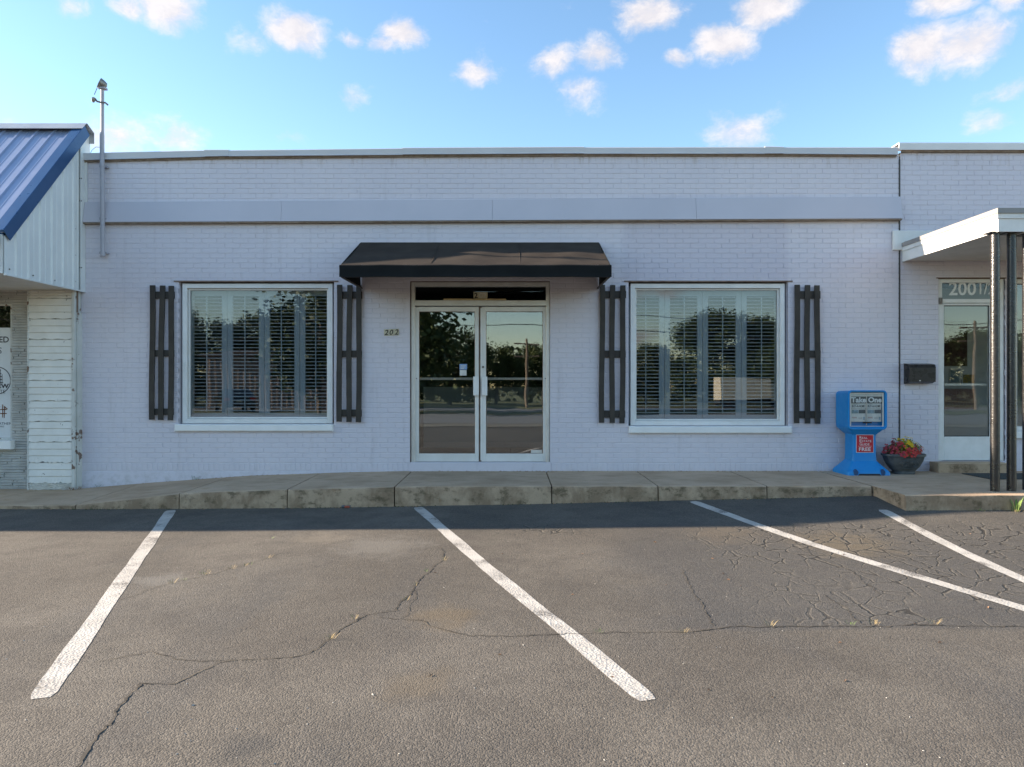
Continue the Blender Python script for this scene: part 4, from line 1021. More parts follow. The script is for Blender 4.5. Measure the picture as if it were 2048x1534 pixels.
# ------------------------------------------------------------------ newspaper box
bx, by = 4.62, -.42
nb = thing('newspaper_box', 'blue plastic newspaper box offering a free real estate guide', 'newspaper box', (bx, by + .18, 0))
def rrect(w_, d0, d1, z, r, n=4, cxo=0):       # horizontal rounded rectangle ring, y from d0 (front) to d1
    pts = []
    for cx_, cy_, a0 in ((w_ / 2 - r, d0 + r, -90), (w_ / 2 - r, d1 - r, 0), (-w_ / 2 + r, d1 - r, 90), (-w_ / 2 + r, d0 + r, 180)):
        for k in range(n + 1):
            a = R(a0 + 90 * k / n); pts.append((bx + cxo + cx_ + r * math.cos(a), by + cy_ + r * math.sin(a), z))
    return pts
m_ = MB(); m_.loft([rrect(.56, -.055, .40, .0, .03), rrect(.56, -.055, .40, .035, .035), rrect(.53, -.04, .385, .06, .04), rrect(.40, .03, .34, .135, .04), rrect(.335, .06, .31, .175, .035)])
base = part('base', m_, 'box_blue', nb, True)
part('cutout_shade', MB().prism_y([(bx - .15, .0), (bx + .15, .0), (bx + .13, .022), (bx - .13, .022)], by - .058, by - .045), 'black_rubber', base)  # black block standing in for the shade inside the foot's cut-out
for s_ in (-1, 1):
    part('bolt_pocket', MB().loft([[(bx + s_ * (.175 + .03 * c_), by - .058 + h * .9, .035 + .038 * s2 + h * .55) for c_, s2 in ((math.cos(a), math.sin(a)) for a in [k * math.pi / 5 for k in range(10)])] for h in (0, .02)]), 'trim_blue', base)
m_ = MB(); m_.loft([rrect(.325, .06, .31, .17, .03), rrect(.315, .065, .305, .24, .028), rrect(.31, .068, .305, .50, .028), rrect(.32, .065, .305, .525, .03)])
ped = part('pedestal', m_, 'box_blue', nb, True)
m_ = MB(); m_.loft([rrect(.32, .06, .31, .522, .03), rrect(.40, .03, .34, .56, .035), rrect(.49, .0, .365, .605, .04), rrect(.505, -.002, .372, .63, .04)])
part('hopper', m_, 'box_blue', nb, True)
# head: rounded tube running front to back with recessed face
def vring(w_, h, y, r, n=5):
    pts = []; zc = .845
    for cx_, cz_, a0 in ((w_ / 2 - r, -h / 2 + r, -90), (w_ / 2 - r, h / 2 - r, 0), (-w_ / 2 + r, h / 2 - r, 90), (-w_ / 2 + r, -h / 2 + r, 180)):
        for k in range(n + 1):
            a = R(a0 + 90 * k / n); pts.append((bx + cx_ + r * math.cos(a), by + y, zc + cz_ + r * math.sin(a)))
    return pts
m_ = MB(); m_.loft([vring(.43, .44, .375, .05), vring(.485, .49, .36, .05), vring(.505, .51, .02, .05), vring(.51, .515, .0, .05), vring(.50, .505, -.014, .05), vring(.475, .48, -.014, .04), vring(.462, .467, .0, .035), vring(.455, .46, .07, .03)])
head = part('head', m_, 'box_blue', nb, True)
zc = .845
part('window_frame', frame_rect(MB(), bx - .222, bx + .222, zc - .225, zc + .225, .018, by + .012, by + .022), 'alum_frame', head)
part('window_pane', MB().box(bx - .206, bx + .206, by + .010, by + .014, zc - .215, zc + .215), 'clear_acrylic', head)
part('top_strip', MB().box(bx - .205, bx + .205, by + .022, by + .03, zc + .175, zc + .207), 'paper', head)
hc = part('headline_card', MB().box(bx - .205, bx + .205, by + .026, by + .034, zc + .085, zc + .178), 'card_grey', head)
part('lettering', shifted(textmesh('Take One', width=.40, height=.072, bold=.04), (bx, by + .0245, zc + .132)), 'sign_white', hc)
for s_ in (-1, 1):
    np_ = part('newspaper', MB().cbox(bx + s_ * .102 - .098, bx + s_ * .102 + .098, by + .028, by + .06, zc - .155, zc + .088, .004), 'paper', head)
    xx = bx + s_ * .102; yy = by + .0265
    part('lettering', shifted(textmesh('Real Estate', width=.07, height=.008), (xx - .045, yy, zc + .077)), 'ink', np_)
    part('lettering', shifted(textmesh('BUY-A-HOME', width=.165, height=.033, bold=.01), (xx, yy, zc + .050)), 'ink', np_)
    part('fold_line', MB().box(xx - .098, xx + .098, yy, yy + .001, zc + .012, zc + .016), 'card_grey', np_)
    part('photo', MB().box(xx - .088, xx + .0, yy, yy + .001, zc - .045, zc + .002), 'photo_sky', np_)
    part('photo', MB().box(xx + .004, xx + .09, yy, yy + .001, zc - .045, zc + .002), 'hedge_grey', np_)
    part('photo', MB().box(xx - .085, xx - .02, yy, yy + .001, zc - .11, zc - .09), 'paper_pink', np_)
    part('photo', MB().box(xx + .06, xx + .083, yy, yy + .001, zc - .128, zc - .09), 'photo_sky', np_)
    for k in range(3): part('print_line', MB().box(xx - .0, xx + .05, yy, yy + .001, zc - .098 - k * .009, zc - .096 - k * .009), 'card_grey', np_)
part('door_handle', MB().cbox(bx - .055, bx + .055, by - .012, by + .012, zc - .172, zc - .155, .005), 'black_rubber', head)
part('divider', MB().box(bx - .003, bx + .003, by + .018, by + .028, zc - .20, zc + .20), 'alum_frame', head)
sy = by + .0665
sg = part('red_sign', MB().box(bx - .115, bx + .112, sy - .004, sy, .285, .520), 'sign_white', ped)
part('sign_face', MB().box(bx - .110, bx + .107, sy - .006, sy - .004, .290, .515), 'sign_red', sg)
for i, s_ in enumerate(('Real', 'Estate', 'Guide')):
    for (tx, hh, dx_) in ((s_[0], .036, 0), (s_[1:].upper(), .027, 1)):
        wdt = .028 if dx_ == 0 else .0245 * (len(s_) - 1)
        x_ = bx - .072 + (.014 if dx_ == 0 else .032 + wdt / 2)
        part('lettering', shifted(textmesh(tx, width=wdt, height=hh, bold=.0), (x_, sy - .0075, .482 - i * .042 - (0 if dx_ == 0 else .0045))), 'sign_white', sg)
part('rule', MB().box(bx - .09, bx + .085, sy - .0075, sy - .006, .368, .371), 'sign_white', sg)
part('lettering', shifted(textmesh('FREE', width=.155, height=.045, bold=.01), (bx - .002, sy - .0075, .330)), 'sign_white', sg)

# ------------------------------------------------------------------ planter with flowers
qx, qy = 5.17, -.27
pl = thing('planter', 'dark grey moulded planter with scroll relief beside the blue newspaper box', 'planter', (qx, qy, 0))
def sring(a, b, z, e=3.2, n=40):
    out = []
    for k in range(n):
        t_ = 2 * math.pi * k / n; c_, s_ = math.cos(t_), math.sin(t_)
        out.append((qx + a * math.copysign(abs(c_) ** (2 / e), c_), qy + b * math.copysign(abs(s_) ** (2 / e), s_), z))
    return out
m_ = MB(); m_.loft([sring(.13, .09, 0), sring(.138, .095, .022), sring(.13, .09, .034), sring(.145, .10, .05), sring(.19, .125, .10), sring(.228, .148, .17), sring(.243, .158, .225), sring(.250, .162, .232), sring(.262, .17, .238), sring(.262, .17, .262), sring(.252, .162, .268), sring(.235, .148, .262), sring(.225, .14, .225)])
part('bowl', m_, 'planter_grey', pl, True)
part('soil', MB().loft([sring(.226, .141, .22), sring(.20, .12, .236), sring(.1, .06, .25)]), 'soil', pl, True)
def front_pt(dx, z):
    t_ = max(0, min(1, (z - .05) / .18)); b = .10 + (.158 - .10) * t_ ** .8; a = .145 + (.245 - .145) * t_ ** .8
    q = max(0.0, 1 - abs(dx / a) ** 3.2) ** (1 / 3.2); return (qx + dx, qy - b * q - .009, z)
for s_ in (-1, 1):
    pts = []
    for k in range(40):
        t_ = k / 39; a = t_ * 4.6 * math.pi; r = .048 * (1 - .8 * t_); pts.append(front_pt(s_ * (.062 + r * math.cos(a) * 1.05), .138 + r * math.sin(a)))
    part('scroll_relief', MB().tube(pts, .008, 6), 'planter_grey', pl, True)
    part('scroll_relief', MB().tube([front_pt(s_ * .010, .10 + .012 * k) if k < 7 else front_pt(s_ * (.012 + .01 * (k - 6)), .18 - .002 * (k - 6)) for k in range(11)], .007, 6), 'planter_grey', pl, True)
pts = [front_pt(.125 * math.cos(a), .135 + .06 * math.sin(a)) for a in [k * 2 * math.pi / 36 for k in range(37)]]
part('relief_border', MB().tube(pts, .005, 6), 'planter_grey', pl, True)
fp = thing('flower_plant', 'mounded red, yellow and pink flowering plant growing in the grey planter', 'plant', (qx, qy, .235))
def petal_flower(m_, c, nrm, r, rr_):
    u = nrm.cross(Vector((rr_.random(), rr_.random(), rr_.random() + .1))).normalized(); v = nrm.cross(u)
    for k in range(5):
        a = 2 * math.pi * k / 5 + rr_.random() * .2
        d_ = u * math.cos(a) + v * math.sin(a); e_ = u * math.cos(a + .55) + v * math.sin(a + .55); f_ = u * math.cos(a - .55) + v * math.sin(a - .55)
        m_.add([c, c + f_ * r * .75 + nrm * r * .25, c + d_ * r * 1.05 + nrm * r * .2, c + e_ * r * .75 + nrm * r * .25], [(0, 1, 2, 3)])
rr_ = random.Random(3); fl = {'petal_red': MB(), 'petal_yellow': MB(), 'petal_pink': MB()}; lf = MB(); stm = MB()
for k in range(2200):
    th = rr_.uniform(0, 2 * math.pi); ph = math.acos(rr_.uniform(-.15, 1)); r = rr_.uniform(.55, 1.0)
    d_ = Vector((math.sin(ph) * math.cos(th), math.sin(ph) * math.sin(th), math.cos(ph)))
    lump = 1 + .16 * math.sin(th * 3 + 1) + .1 * math.sin(ph * 7 + th * 2)
    c = Vector((qx + .01 + d_.x * .215 * r * lump, qy + d_.y * .165 * r * lump, .262 + max(-.02, d_.z * .185 * r * lump)))
    if r > .74 and k % 3 == 0:
        dx_ = (c.x - qx) / .2; hz = (c.z - .26) / .19
        kind = 'petal_pink' if dx_ < -.42 + .2 * (rr_.random() - .5) else ('petal_yellow' if hz > .50 + .25 * (rr_.random() - .5) and dx_ > -.3 else 'petal_red')
        petal_flower(fl[kind], c + d_ * .01, (d_ + Vector((0, -.5, .3))).normalized(), rr_.uniform(.016, .024), rr_)
    else:
        n_ = Vector((rr_.gauss(0, 1), rr_.gauss(0, 1), rr_.gauss(.5, 1))).normalized(); u = n_.cross(d_ + Vector((.01, .02, .03))).normalized(); v = n_.cross(u); s_ = rr_.uniform(.009, .017)
        lf.add([c - u * s_ * .5, c - v * s_ * 1.3, c + u * s_ * .5, c + v * s_ * 1.3], [(0, 1, 2, 3)])
for k in range(26):
    th = rr_.uniform(2.2, 4.2); c = Vector((qx + math.cos(th) * .25 * rr_.uniform(.9, 1.1), qy + math.sin(th) * .12, .30 + rr_.uniform(-.03, .09)))
    petal_flower(fl['petal_pink'], c, Vector((-.3, -.9, .3)).normalized(), .013, rr_); stm.tube([(qx + math.cos(th) * .1, qy, .27), c], .0018, 4)
for k in range(40):
    th = rr_.uniform(0, 2 * math.pi); stm.tube([(qx + math.cos(th) * .05, qy + math.sin(th) * .04, .235), (qx + math.cos(th) * .16, qy + math.sin(th) * .12, .262 + rr_.uniform(.03, .13))], .002, 4)
part('foliage', lf, 'leaf_lime', fp, kind='stuff'); part('stems', stm, 'leaf_green', fp, kind='stuff')
for k_, nm in (('petal_red', 'red_blossoms'), ('petal_yellow', 'yellow_blossoms'), ('petal_pink', 'pink_blossoms')): part(nm, fl[k_], k_, fp, kind='stuff')
# door mat
x0, x1 = 5.92, 7.6
dm = MB().loft([[(x, -.30, .002), (x, -.30, .010), (x, -.86, .010), (x, -.86, .002)] for x in (x0, x1)])
tag(part('door_mat', dm, 'mat_green'), 'dark green ribbed mat lying before the concrete door step', 'door mat')

# ------------------------------------------------------------------ weeds and litter
def tuft(c, n, h, spread, m, seed, lean=0.5):
    r_ = random.Random(seed); m_ = MB()
    for k in range(n):
        a = r_.uniform(0, 2 * math.pi); L = h * r_.uniform(.5, 1.1); b0 = c + Vector((math.cos(a), math.sin(a), 0)) * spread * r_.random() * .5
        tip = b0 + Vector((math.cos(a) * L * lean * r_.uniform(.3, 1.2), math.sin(a) * L * lean * .6, L)); mid = b0.lerp(tip, .55) + Vector((0, 0, L * .14)); w_ = h * r_.uniform(.035, .06)
        s_ = Vector((math.sin(a), -math.cos(a), 0)).lerp(Vector((1, 0, 0)), .5) * w_
        m_.add([b0 - s_ * .6, b0 + s_ * .6, mid + s_, mid - s_, tip], [(0, 1, 2, 3), (3, 2, 4)])
    return m_
wz = GP(2022, 1018)
wz = Vector((5.33, -2.115, zg(5.33, -2.115)))
t_ = thing('kerb_weed', 'green leafy weed with dry litter at the foot of the raised kerb', 'weed', wz)
part('green_leaves', tuft(wz, 34, .15, .08, 'x', 5), 'leaf_lime', t_); part('dry_leaves', tuft(wz + Vector((-.03, -.02, 0)), 60, .035, .45, 'x', 6, 1.6), 'leaf_dry', t_)
weeds = [(1815, 1013, .03, 'leaf_green', 14), (1940, 1015, .03, 'leaf_lime', 12), (1860, 1015, .02, 'leaf_dry', 10)]
for i, (px, py, h, m, n) in enumerate(weeds):
    g_ = GP(px, py); g_.y = min(g_.y, -2.11); g_.z = zg(g_.x, g_.y)
    tag(part('kerb_sprout', tuft(g_, n, h, .09, m, 20 + i, 1.0), m), 'tiny weed sprouting along the bottom of the raised kerb', 'weed', 'sprouts along the raised kerb')
for i, (px, h, m) in enumerate([(392, .055, 'leaf_green'), (197, .04, 'leaf_green'), (880, .018, 'leaf_dry')]):
    x = GX(px, -.03); g_ = Vector((x, -.03, zs(x, -.03)))
    tag(part('wall_weed', tuft(g_, 16, h, .10, m, 40 + i, 1.2), m), ['small green weed growing between wall foot and sloping sidewalk below the left shutter', 'tiny weed at the wall foot beside the rotten white corner', 'dry sprig at the door threshold'][i], 'weed')
x = GX(148, -.16); g_ = Vector((x, -.16, zs(x, -.16)))
tag(part('leaf_litter', tuft(g_, 70, .05, .16, 'x', 50, 1.2), 'dead_leaf'), 'brown leaf litter heaped at the rotten foot of the white corner', 'leaf litter')
cw = [(500, 1130), (490, 1132), (410, 1150), (405, 1148), (463, 1138), (345, 1167), (370, 1161), (535, 1117), (888, 1121), (852, 1144), (832, 1172), (813, 1201), (543, 1077), (708, 1238), (660, 1278), (1200, 1265), (1368, 1266), (1540, 1252), (1700, 1249), (1748, 1249), (1870, 1250), (1775, 1035)]
for i, (px, py) in enumerate(cw):
    g_ = GP(px, py); tag(part('crack_weed', tuft(g_, 9 + i % 5, .022 + .008 * (i % 3), .05, 'x', 70 + i, 1.1), 'leaf_dry' if i % 3 else 'leaf_lime'), ('tiny yellowing weed in the short crack between the two left bay lines' if i < 8 else 'tiny yellowing weed in the long diagonal crack between the left bay lines' if i < 15 else 'tiny yellowing weed in the straight seam crossing the right bays'), 'weed', 'weeds in the asphalt cracks')
lfm = mesh('fallen_leaf', MB().add([(-.012, 0, .002), (0, -.006, .007), (.014, 0, .003), (0, .007, .010)], [(0, 1, 2), (0, 2, 3)]), 'dead_leaf')
for px, py in [(862, 1352), (1165, 1108), (1447, 1148), (1457, 1160), (1482, 1172), (1425, 1118), (1332, 1170), (1145, 1190), (1690, 1362), (1680, 1286), (1880, 1286), (1975, 1216), (1418, 1380), (1225, 1355), (1005, 1108), (870, 1146), (1545, 1395), (1688, 1110), (1960, 1075), (1940, 1068), (1310, 1085), (1830, 1248), (1000, 1310)]:
    g_ = GP(px, py); o = link('fallen_leaf', lfm, None, (g_.x, g_.y, zg(g_.x, g_.y))); o.rotation_euler = (0, 0, rnd.uniform(0, 6.28)); s_ = rnd.uniform(.7, 1.35); o.scale = (s_, s_, s_)
    tag(o, 'small curled brown leaf lying on the asphalt', 'leaf', 'fallen leaves on the parking lot')
chips = MB(); r_ = random.Random(9)
for k in range(150):
    px = r_.uniform(0, 2048); py = 1030 + 500 * r_.random() ** .8; g_ = GP(px, py); s_ = r_.uniform(.0025, .006) * (1.8 if k % 23 == 0 else 1); zz = zg(g_.x, g_.y)
    a = r_.uniform(0, 6.28); c_, q_ = math.cos(a) * s_, math.sin(a) * s_
    chips.add([(g_.x - c_, g_.y - q_, zz + .001), (g_.x + q_ * .6, g_.y - c_ * .6, zz + .001), (g_.x + c_, g_.y + q_, zz + .001), (g_.x - q_ * .6, g_.y + c_ * .6, zz + .001), (g_.x, g_.y, zz + s_ * .7)], [(0, 1, 4), (1, 2, 4), (2, 3, 4), (3, 0, 4)])
o = part('gravel', chips, 'pale_chip'); o['kind'] = 'stuff'; o['label'] = 'pale stone chips and grit scattered over the asphalt'; o['category'] = 'gravel'

# dirt, moss and crumbs caught along the kerb foot and the wall foot
r_ = random.Random(12); ms = MB(); dr_ = MB()
for k in range(900):
    x = r_.uniform(-6.2, 6.8); yk = -1.436 if x < 4.17 else -2.096
    if math.sin(x * 2.3) + math.sin(x * 5.1 + 1) + r_.gauss(0, .8) < .1: continue
    y = yk - abs(r_.gauss(0, .014)); z = zg(x, y); h = r_.uniform(.004, .014); w_ = r_.uniform(.004, .013); a = r_.uniform(0, 3)
    (ms if k % 3 else dr_).add([(x - w_, y, z), (x + w_ * .3, y - w_ * .7, z), (x + w_, y + .002, z), (x + w_ * .2 * math.sin(a), y - .002, z + h)], [(0, 1, 3), (1, 2, 3), (0, 2, 3)])
for k in range(420):
    x = r_.uniform(-5.8, 5.2); y = -.016 - abs(r_.gauss(0, .010)); z = zs(x, y)
    if math.sin(x * 1.9 + 2) + r_.gauss(0, .7) < .2: continue
    w_ = r_.uniform(.004, .012); dr_.add([(x - w_, y, z), (x, y - w_ * .8, z), (x + w_, y, z), (x, y, z + w_ * .7)], [(0, 1, 3), (1, 2, 3), (0, 2, 3)])
for nm, m_, mt, lab in (('kerb_moss', ms, 'moss', 'dark moss and weed crumbs along the foot of the kerb'), ('dirt_crumbs', dr_, 'dead_leaf', 'brown dirt and leaf crumbs along the wall foot and kerb')):
    o = part(nm, m_, mt); o['kind'] = 'stuff'; o['label'] = lab; o['category'] = 'moss' if mt == 'moss' else 'dirt'
g_ = GP(692, 1016); g_.y = -1.46; g_.z = zg(g_.x, g_.y)
li = thing('crushed_carton', 'small crushed red and dark carton lying against the kerb below the shutter', 'litter', g_)
part('carton_side', MB().loft([[(g_.x - .05 + .1 * t_ / 4, g_.y + .018 * math.cos(a) , g_.z + .016 + (.014 + .004 * math.sin(t_ * 2.1)) * math.sin(a)) for a in [k * math.pi / 3 for k in range(6)]] for t_ in range(5)]), 'card_grey', li)
part('carton_label', MB().box(g_.x - .012, g_.x + .045, g_.y - .024, g_.y - .0165, g_.z + .008, g_.z + .028), 'litter_red', li)

# ------------------------------------------------------------------ across the road (seen in the glass)
def strip(name, y0, y1, m, dz):
    m_ = MB(); xs_ = [-400, -100, -40, 0, 40, 100, 400]; ys = sorted({y0, y1} | {q for q in gys if y0 < q < y1})
    rows_ = [[(x, q, zfun(0, q) + dz) for x in xs_] for q in ys]
    m_.loft(rows_, False, False, False); return struct(part(name, m_, m))
strip('verge', -17, -14.6, 'verge_dirt', .02); strip('road', -29, -17.0, 'road_asphalt', .03); strip('grass_verge', -36, -29.0, 'grass', .05); strip('field', -600, -46, 'grass', .05)
strip('side_lane', -46, -36, 'road_asphalt', .03)
def tree_meshes(seed, H, Rc, m, leaves=5200):
    r_ = random.Random(seed); tk = MB(); th = H * .32
    tk.tube([(0, 0, -.3), (.05, .03, th * .5), (0, .05, th), (.1, 0, H * .7)], H * .03, 8, H * .008)
    cl = []
    for k in range(26):
        a = r_.uniform(0, 6.28); rr2 = Rc * math.sqrt(r_.random()) * .85; zz = H * r_.uniform(.30, .93); f_ = math.sqrt(max(.12, 1 - ((zz / H - .55) / .5) ** 2))
        c = Vector((math.cos(a) * rr2 * f_, math.sin(a) * rr2 * f_, zz)); cl.append((c, Rc * r_.uniform(.2, .42)))
        tk.tube([(0, 0, th * r_.uniform(.8, 1.5)), c * .55 + Vector((0, 0, th * .35)), c], H * .008, 5, H * .002)
    lf = MB()
    for k in range(leaves):
        c, rad = cl[k % len(cl)]
        d_ = Vector((r_.gauss(0, 1), r_.gauss(0, 1), r_.gauss(0, .8))).normalized() * rad * r_.uniform(.45, 1.1) ** .7
        p = c + d_; n_ = Vector((r_.gauss(0, 1), r_.gauss(0, 1), r_.gauss(.4, 1))).normalized(); u = n_.cross(Vector((.2, .3, 1))).normalized(); v = n_.cross(u); s_ = H * r_.uniform(.008, .017)
        lf.add([p - u * s_, p - v * s_ * .7, p + u * s_, p + v * s_ * .7], [(0, 1, 2, 3)])
    return mesh('trunk', tk, 'bark'), mesh('crown', lf, m)
def bushy(seed, H, Rc, m, leaves):
    r_ = random.Random(seed); tk = MB(); tk.tube([(0, 0, -.3), (.05, 0, H * .3), (0, .1, H * .75)], H * .03, 8, H * .006)
    cl = []
    for k in range(60):
        a = r_.uniform(0, 6.28); zz = H * r_.uniform(.14, .95); f_ = math.sqrt(max(.1, 1 - ((zz / H - .45) / .56) ** 2)); rr2 = Rc * math.sqrt(r_.random()) * f_
        cl.append((Vector((math.cos(a) * rr2, math.sin(a) * rr2, zz)), Rc * r_.uniform(.13, .26)))
        if k % 4 == 0: tk.tube([(0, 0, zz * .55), cl[-1][0]], H * .007, 5, H * .002)
    lf = MB()
    for k in range(leaves):
        c, rad = cl[k % len(cl)]; p = c + Vector((r_.gauss(0, 1), r_.gauss(0, 1), r_.gauss(0, .8))) * rad * .6
        n_ = Vector((r_.gauss(0, 1), r_.gauss(0, 1), r_.gauss(.4, 1))).normalized(); u = n_.cross(Vector((.2, .3, 1))).normalized(); v = n_.cross(u); s_ = H * r_.uniform(.010, .019)
        lf.add([p - u * s_, p - v * s_ * .7, p + u * s_, p + v * s_ * .7], [(0, 1, 2, 3)])
    return mesh('trunk', tk, 'bark'), mesh('crown', lf, m)
kinds = [tree_meshes(1, 10, 5.2, 'crown_green', 7000), tree_meshes(2, 8, 3.4, 'crown_olive'), tree_meshes(3, 8, 4.0, 'crown_green'), bushy(5, 11, 6.0, 'crown_green', 24000), bushy(6, 8, 4.2, 'crown_olive', 17000)]
trees = [(3, -9.0, -33, 1.05, 1.1), (4, -31.5, -60, 1.0, 1.15), (4, -25.5, -63, 1.0, 1.2), (4, -19.5, -58, 1.0, 1.25), (2, -16, -54, 1.0, 1.35), (4, -1.5, -62, .8, .75), (4, 3.4, -66, .8, .8), (4, 7.2, -64, .8, .78), (1, 10.5, -63, .85, .8),
         (4, 14, -64, .8, .78), (3, 19.5, -57, .8, .78), (4, 25.5, -58, 1.0, 1.05), (3, 31, -60, .9, .8), (4, 37, -64, .8, .85), (4, 43, -66, .9, .95), (3, 51, -66, 1, .7), (4, -41, -64, 1, 1), (3, -52, -60, .9, .7), (4, 62, -66, 1, 1), (4, -6, -58, .9, .9), (2, 23, -50, .7, .8), (4, -45, -52, 1.1, 1.3), (4, -38, -46, 1.0, 1.2)]
for i, (kd, x, y, s_, sz) in enumerate(trees):
    q = HX + F * x / (D - y)          # where its mirror image falls
    lab = ('big dark spreading tree beside the road, reflected in the left glass door' if i == 0 else 'leafy tree across the road, reflected in the lettered shop window' if q < 300 else
           'leafy tree behind the tan metal building, reflected in the left display window' if q < 720 else 'low leafy tree across the road, reflected in the right glass door' if q < 1180 else
           'leafy tree behind the cream box truck, reflected in the right display window' if q < 1700 else 'leafy tree across the road, reflected in the half-numbered shop door')
    root = thing('tree', lab, 'tree', (x, y, zfun(0, y)), 'trees across the road')
    for nm, me in zip(('trunk', 'crown'), kinds[kd]): link(nm, me, root, local=True)
    root.rotation_euler = (0, 0, i * 1.3); root.scale = (s_, s_, sz)
wd_ = MB(); r_ = random.Random(77)
for k in range(17000):
    x = r_.uniform(-130, 130); hh = 6.0 + 1.6 * math.sin(x * .21) + 1.3 * math.sin(x * .53 + 2); q = Vector((x, -84 + r_.gauss(0, 2.0), zfun(0, -84) + hh * r_.random() ** .8))
    n_ = Vector((r_.gauss(0, 1), r_.gauss(0, 1), r_.gauss(.4, 1))).normalized(); u = n_.cross(Vector((.2, .3, 1))).normalized(); v = n_.cross(u); s_ = r_.uniform(.2, .55)
    wd_.add([q - u * s_, q - v * s_ * .7, q + u * s_, q + v * s_ * .7], [(0, 1, 2, 3)])
o = part('distant_wood', wd_, 'crown_green'); o['kind'] = 'stuff'; o['label'] = 'far line of woodland closing the view across the road'; o['category'] = 'woodland'
# metal-sided shed
sx0, sx1, sy_, sz_ = -23, -11.8, -43, zfun(0, -43)
sh_ = thing('metal_shed', 'tan metal-sided building across the road reflected in the left window', 'building', ((sx0 + sx1) / 2, sy_, sz_))
cor = []; x = sx0
while x < sx1: cor += [(x, 0), (x + .22, 0), (x + .26, .05), (x + .36, .05), (x + .40, 0)]; x += .42
part('wall', MB().loft([[(xx, sy_ + dd_, sz_) for xx, dd_ in cor], [(xx, sy_ + dd_, sz_ + 4.0) for xx, dd_ in cor]], False, False, False), 'tan_siding', sh_)
part('shell', MB().box(sx0, sx1, sy_ - 8, sy_ - .05, sz_, sz_ + 3.9), 'tan_siding', sh_)
part('roof', MB().prism_y([(sx0 - .4, sz_ + 4.0), (sx1 + .4, sz_ + 4.0), (sx1 + .4, sz_ + 4.15), ((sx0 + sx1) / 2, sz_ + 4.5), (sx0 - .4, sz_ + 4.15)], sy_ - 8.3, sy_ + .5), 'tan_roof', sh_)
# utility poles and wires
def pole(x, y, h, lab):
    z = zfun(0, y); t_ = thing('utility_pole', lab, 'utility pole', (x, y, z), 'utility poles across the road')
    part('mast', MB().tube([(x, y, z), (x, y, z + h)], .14, 10, .09), 'pole_wood', t_, True)
    for k in (0.5, 1.5): part('crossarm', MB().box(x - 1.1, x + 1.1, y - .06, y + .06, z + h - k - .06, z + h - k + .06), 'pole_wood', t_)
pole(31.5, -38, 6.2, 'wooden utility pole reflected in the half-numbered shop door'); pole(1.25, -52, 6.0, 'wooden utility pole reflected in the right glass door'); pole(-11.2, -31, 5.2, 'wooden utility pole beside the large tree reflected in the left window')
wr = MB()
for h in (4.6, 5.4):
    pts = []
    for k in range(25):
        t_ = k / 24; pts.append((-40 + 80 * t_, -30, zfun(0, -30) + h + 1.1 * math.cos(t_ * 4 * math.pi) * .4))
    wr.tube(pts, .02, 4)
tag(part('overhead_wire', wr, 'wire'), 'pair of overhead wires strung along the road, reflected in the windows', 'wire')
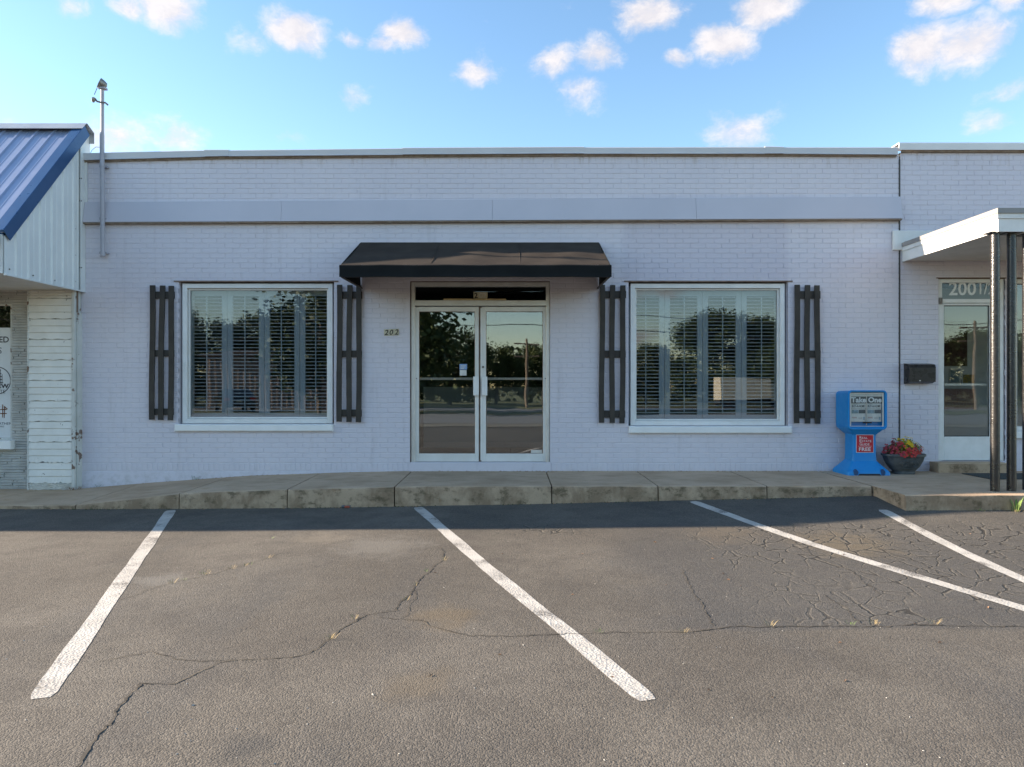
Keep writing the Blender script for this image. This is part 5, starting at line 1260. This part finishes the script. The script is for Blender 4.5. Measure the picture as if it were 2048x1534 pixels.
# parked car
def car(x, y, rz, lab):
    z = zfun(0, y); t_ = thing('parked_car', lab, 'car', (x, y, z), rz=rz); L = 4.4
    side = [(-2.2, .30), (-2.22, .62), (-2.12, .92), (-1.2, 1.0), (-.45, 1.42), (.9, 1.46), (1.75, 1.05), (2.12, .98), (2.22, .66), (2.18, .32)]
    def pt(px_, pz, s_): wdt = .88 if pz < 1.02 else .88 - (pz - 1.02) * .42; return (px_, s_ * wdt, pz)
    b = MB(); b.loft([[pt(a, c_, s_) for a, c_ in side] for s_ in (-1, -.9, .9, 1)]); part('body', b, 'car_black', t_, True, local=True)
    for s_ in (-1, 1):
        part('side_window', MB().loft([[(a, s_ * (.885 - (c_ - 1.02) * .42 + e), c_) for a, c_ in ((-.95, 1.04), (-.42, 1.36), (.85, 1.40), (1.45, 1.08))] for e in (0, .008)]), 'car_glass', t_, local=True)
        part('tail_light', MB().box(2.10, 2.235, s_ * .72 - .16, s_ * .72 + .16, .74, .92), 'tail_red', t_, local=True)
        part('headlight', MB().box(-2.20, -2.08, s_ * .65 - .18, s_ * .65 + .18, .66, .80), 'van_white', t_, local=True)
        for wx in (-1.35, 1.35):
            w_ = part('wheel', MB().tube([(wx, s_ * .72, .33), (wx, s_ * .91, .33)], .33, 20), 'tyre', t_, True, local=True)
            part('rim', MB().tube([(wx, s_ * .905, .33), (wx, s_ * .925, .33)], .21, 16), 'rim', w_, True, local=True)
    part('rear_window', MB().add([(.98, -.62, 1.43), (.98, .62, 1.43), (1.74, .70, 1.075), (1.74, -.70, 1.075)], [(0, 1, 2, 3)]), 'car_glass', t_, local=True)
    part('number_plate', MB().box(2.22, 2.24, -.16, .16, .62, .74), 'paper', t_, local=True)
    part('bumper', MB().box(2.12, 2.26, -.84, .84, .36, .56), 'car_black', t_, local=True)
car(-17.2, -33.5, R(60), 'black hatchback parked before the tan metal building, reflected in the left window')
# box truck
def truck(x, y, lab):
    z = zfun(0, y); t_ = thing('box_truck', lab, 'truck', (x, y, z))
    part('cargo_box', MB().cbox(-2.6, 1.2, -1.0, 1.0, .75, 2.35, .03), 'van_white', t_, local=True)
    part('cab', MB().loft([[(1.25, s_, .55), (3.0, s_, .55), (3.05, s_, 1.15), (2.65, s_, 1.9), (1.25, s_, 1.95)] for s_ in (-.92, .92)]), 'van_white', t_, local=True)
    part('cab_window', MB().box(1.55, 2.5, .925, .94, 1.2, 1.75).box(1.55, 2.5, -.94, -.925, 1.2, 1.75), 'car_glass', t_, local=True)
    part('chassis', MB().box(-2.6, 3.0, -.7, .7, .45, .75), 'tyre', t_, local=True)
    for wx in (-1.6, 2.2):
        for s_ in (-1, 1): part('wheel', MB().tube([(wx, s_ * .7, .4), (wx, s_ * .95, .4)], .4, 18), 'tyre', t_, True, local=True)
truck(18.3, -44, 'cream box truck parked across the road, reflected in the right window')
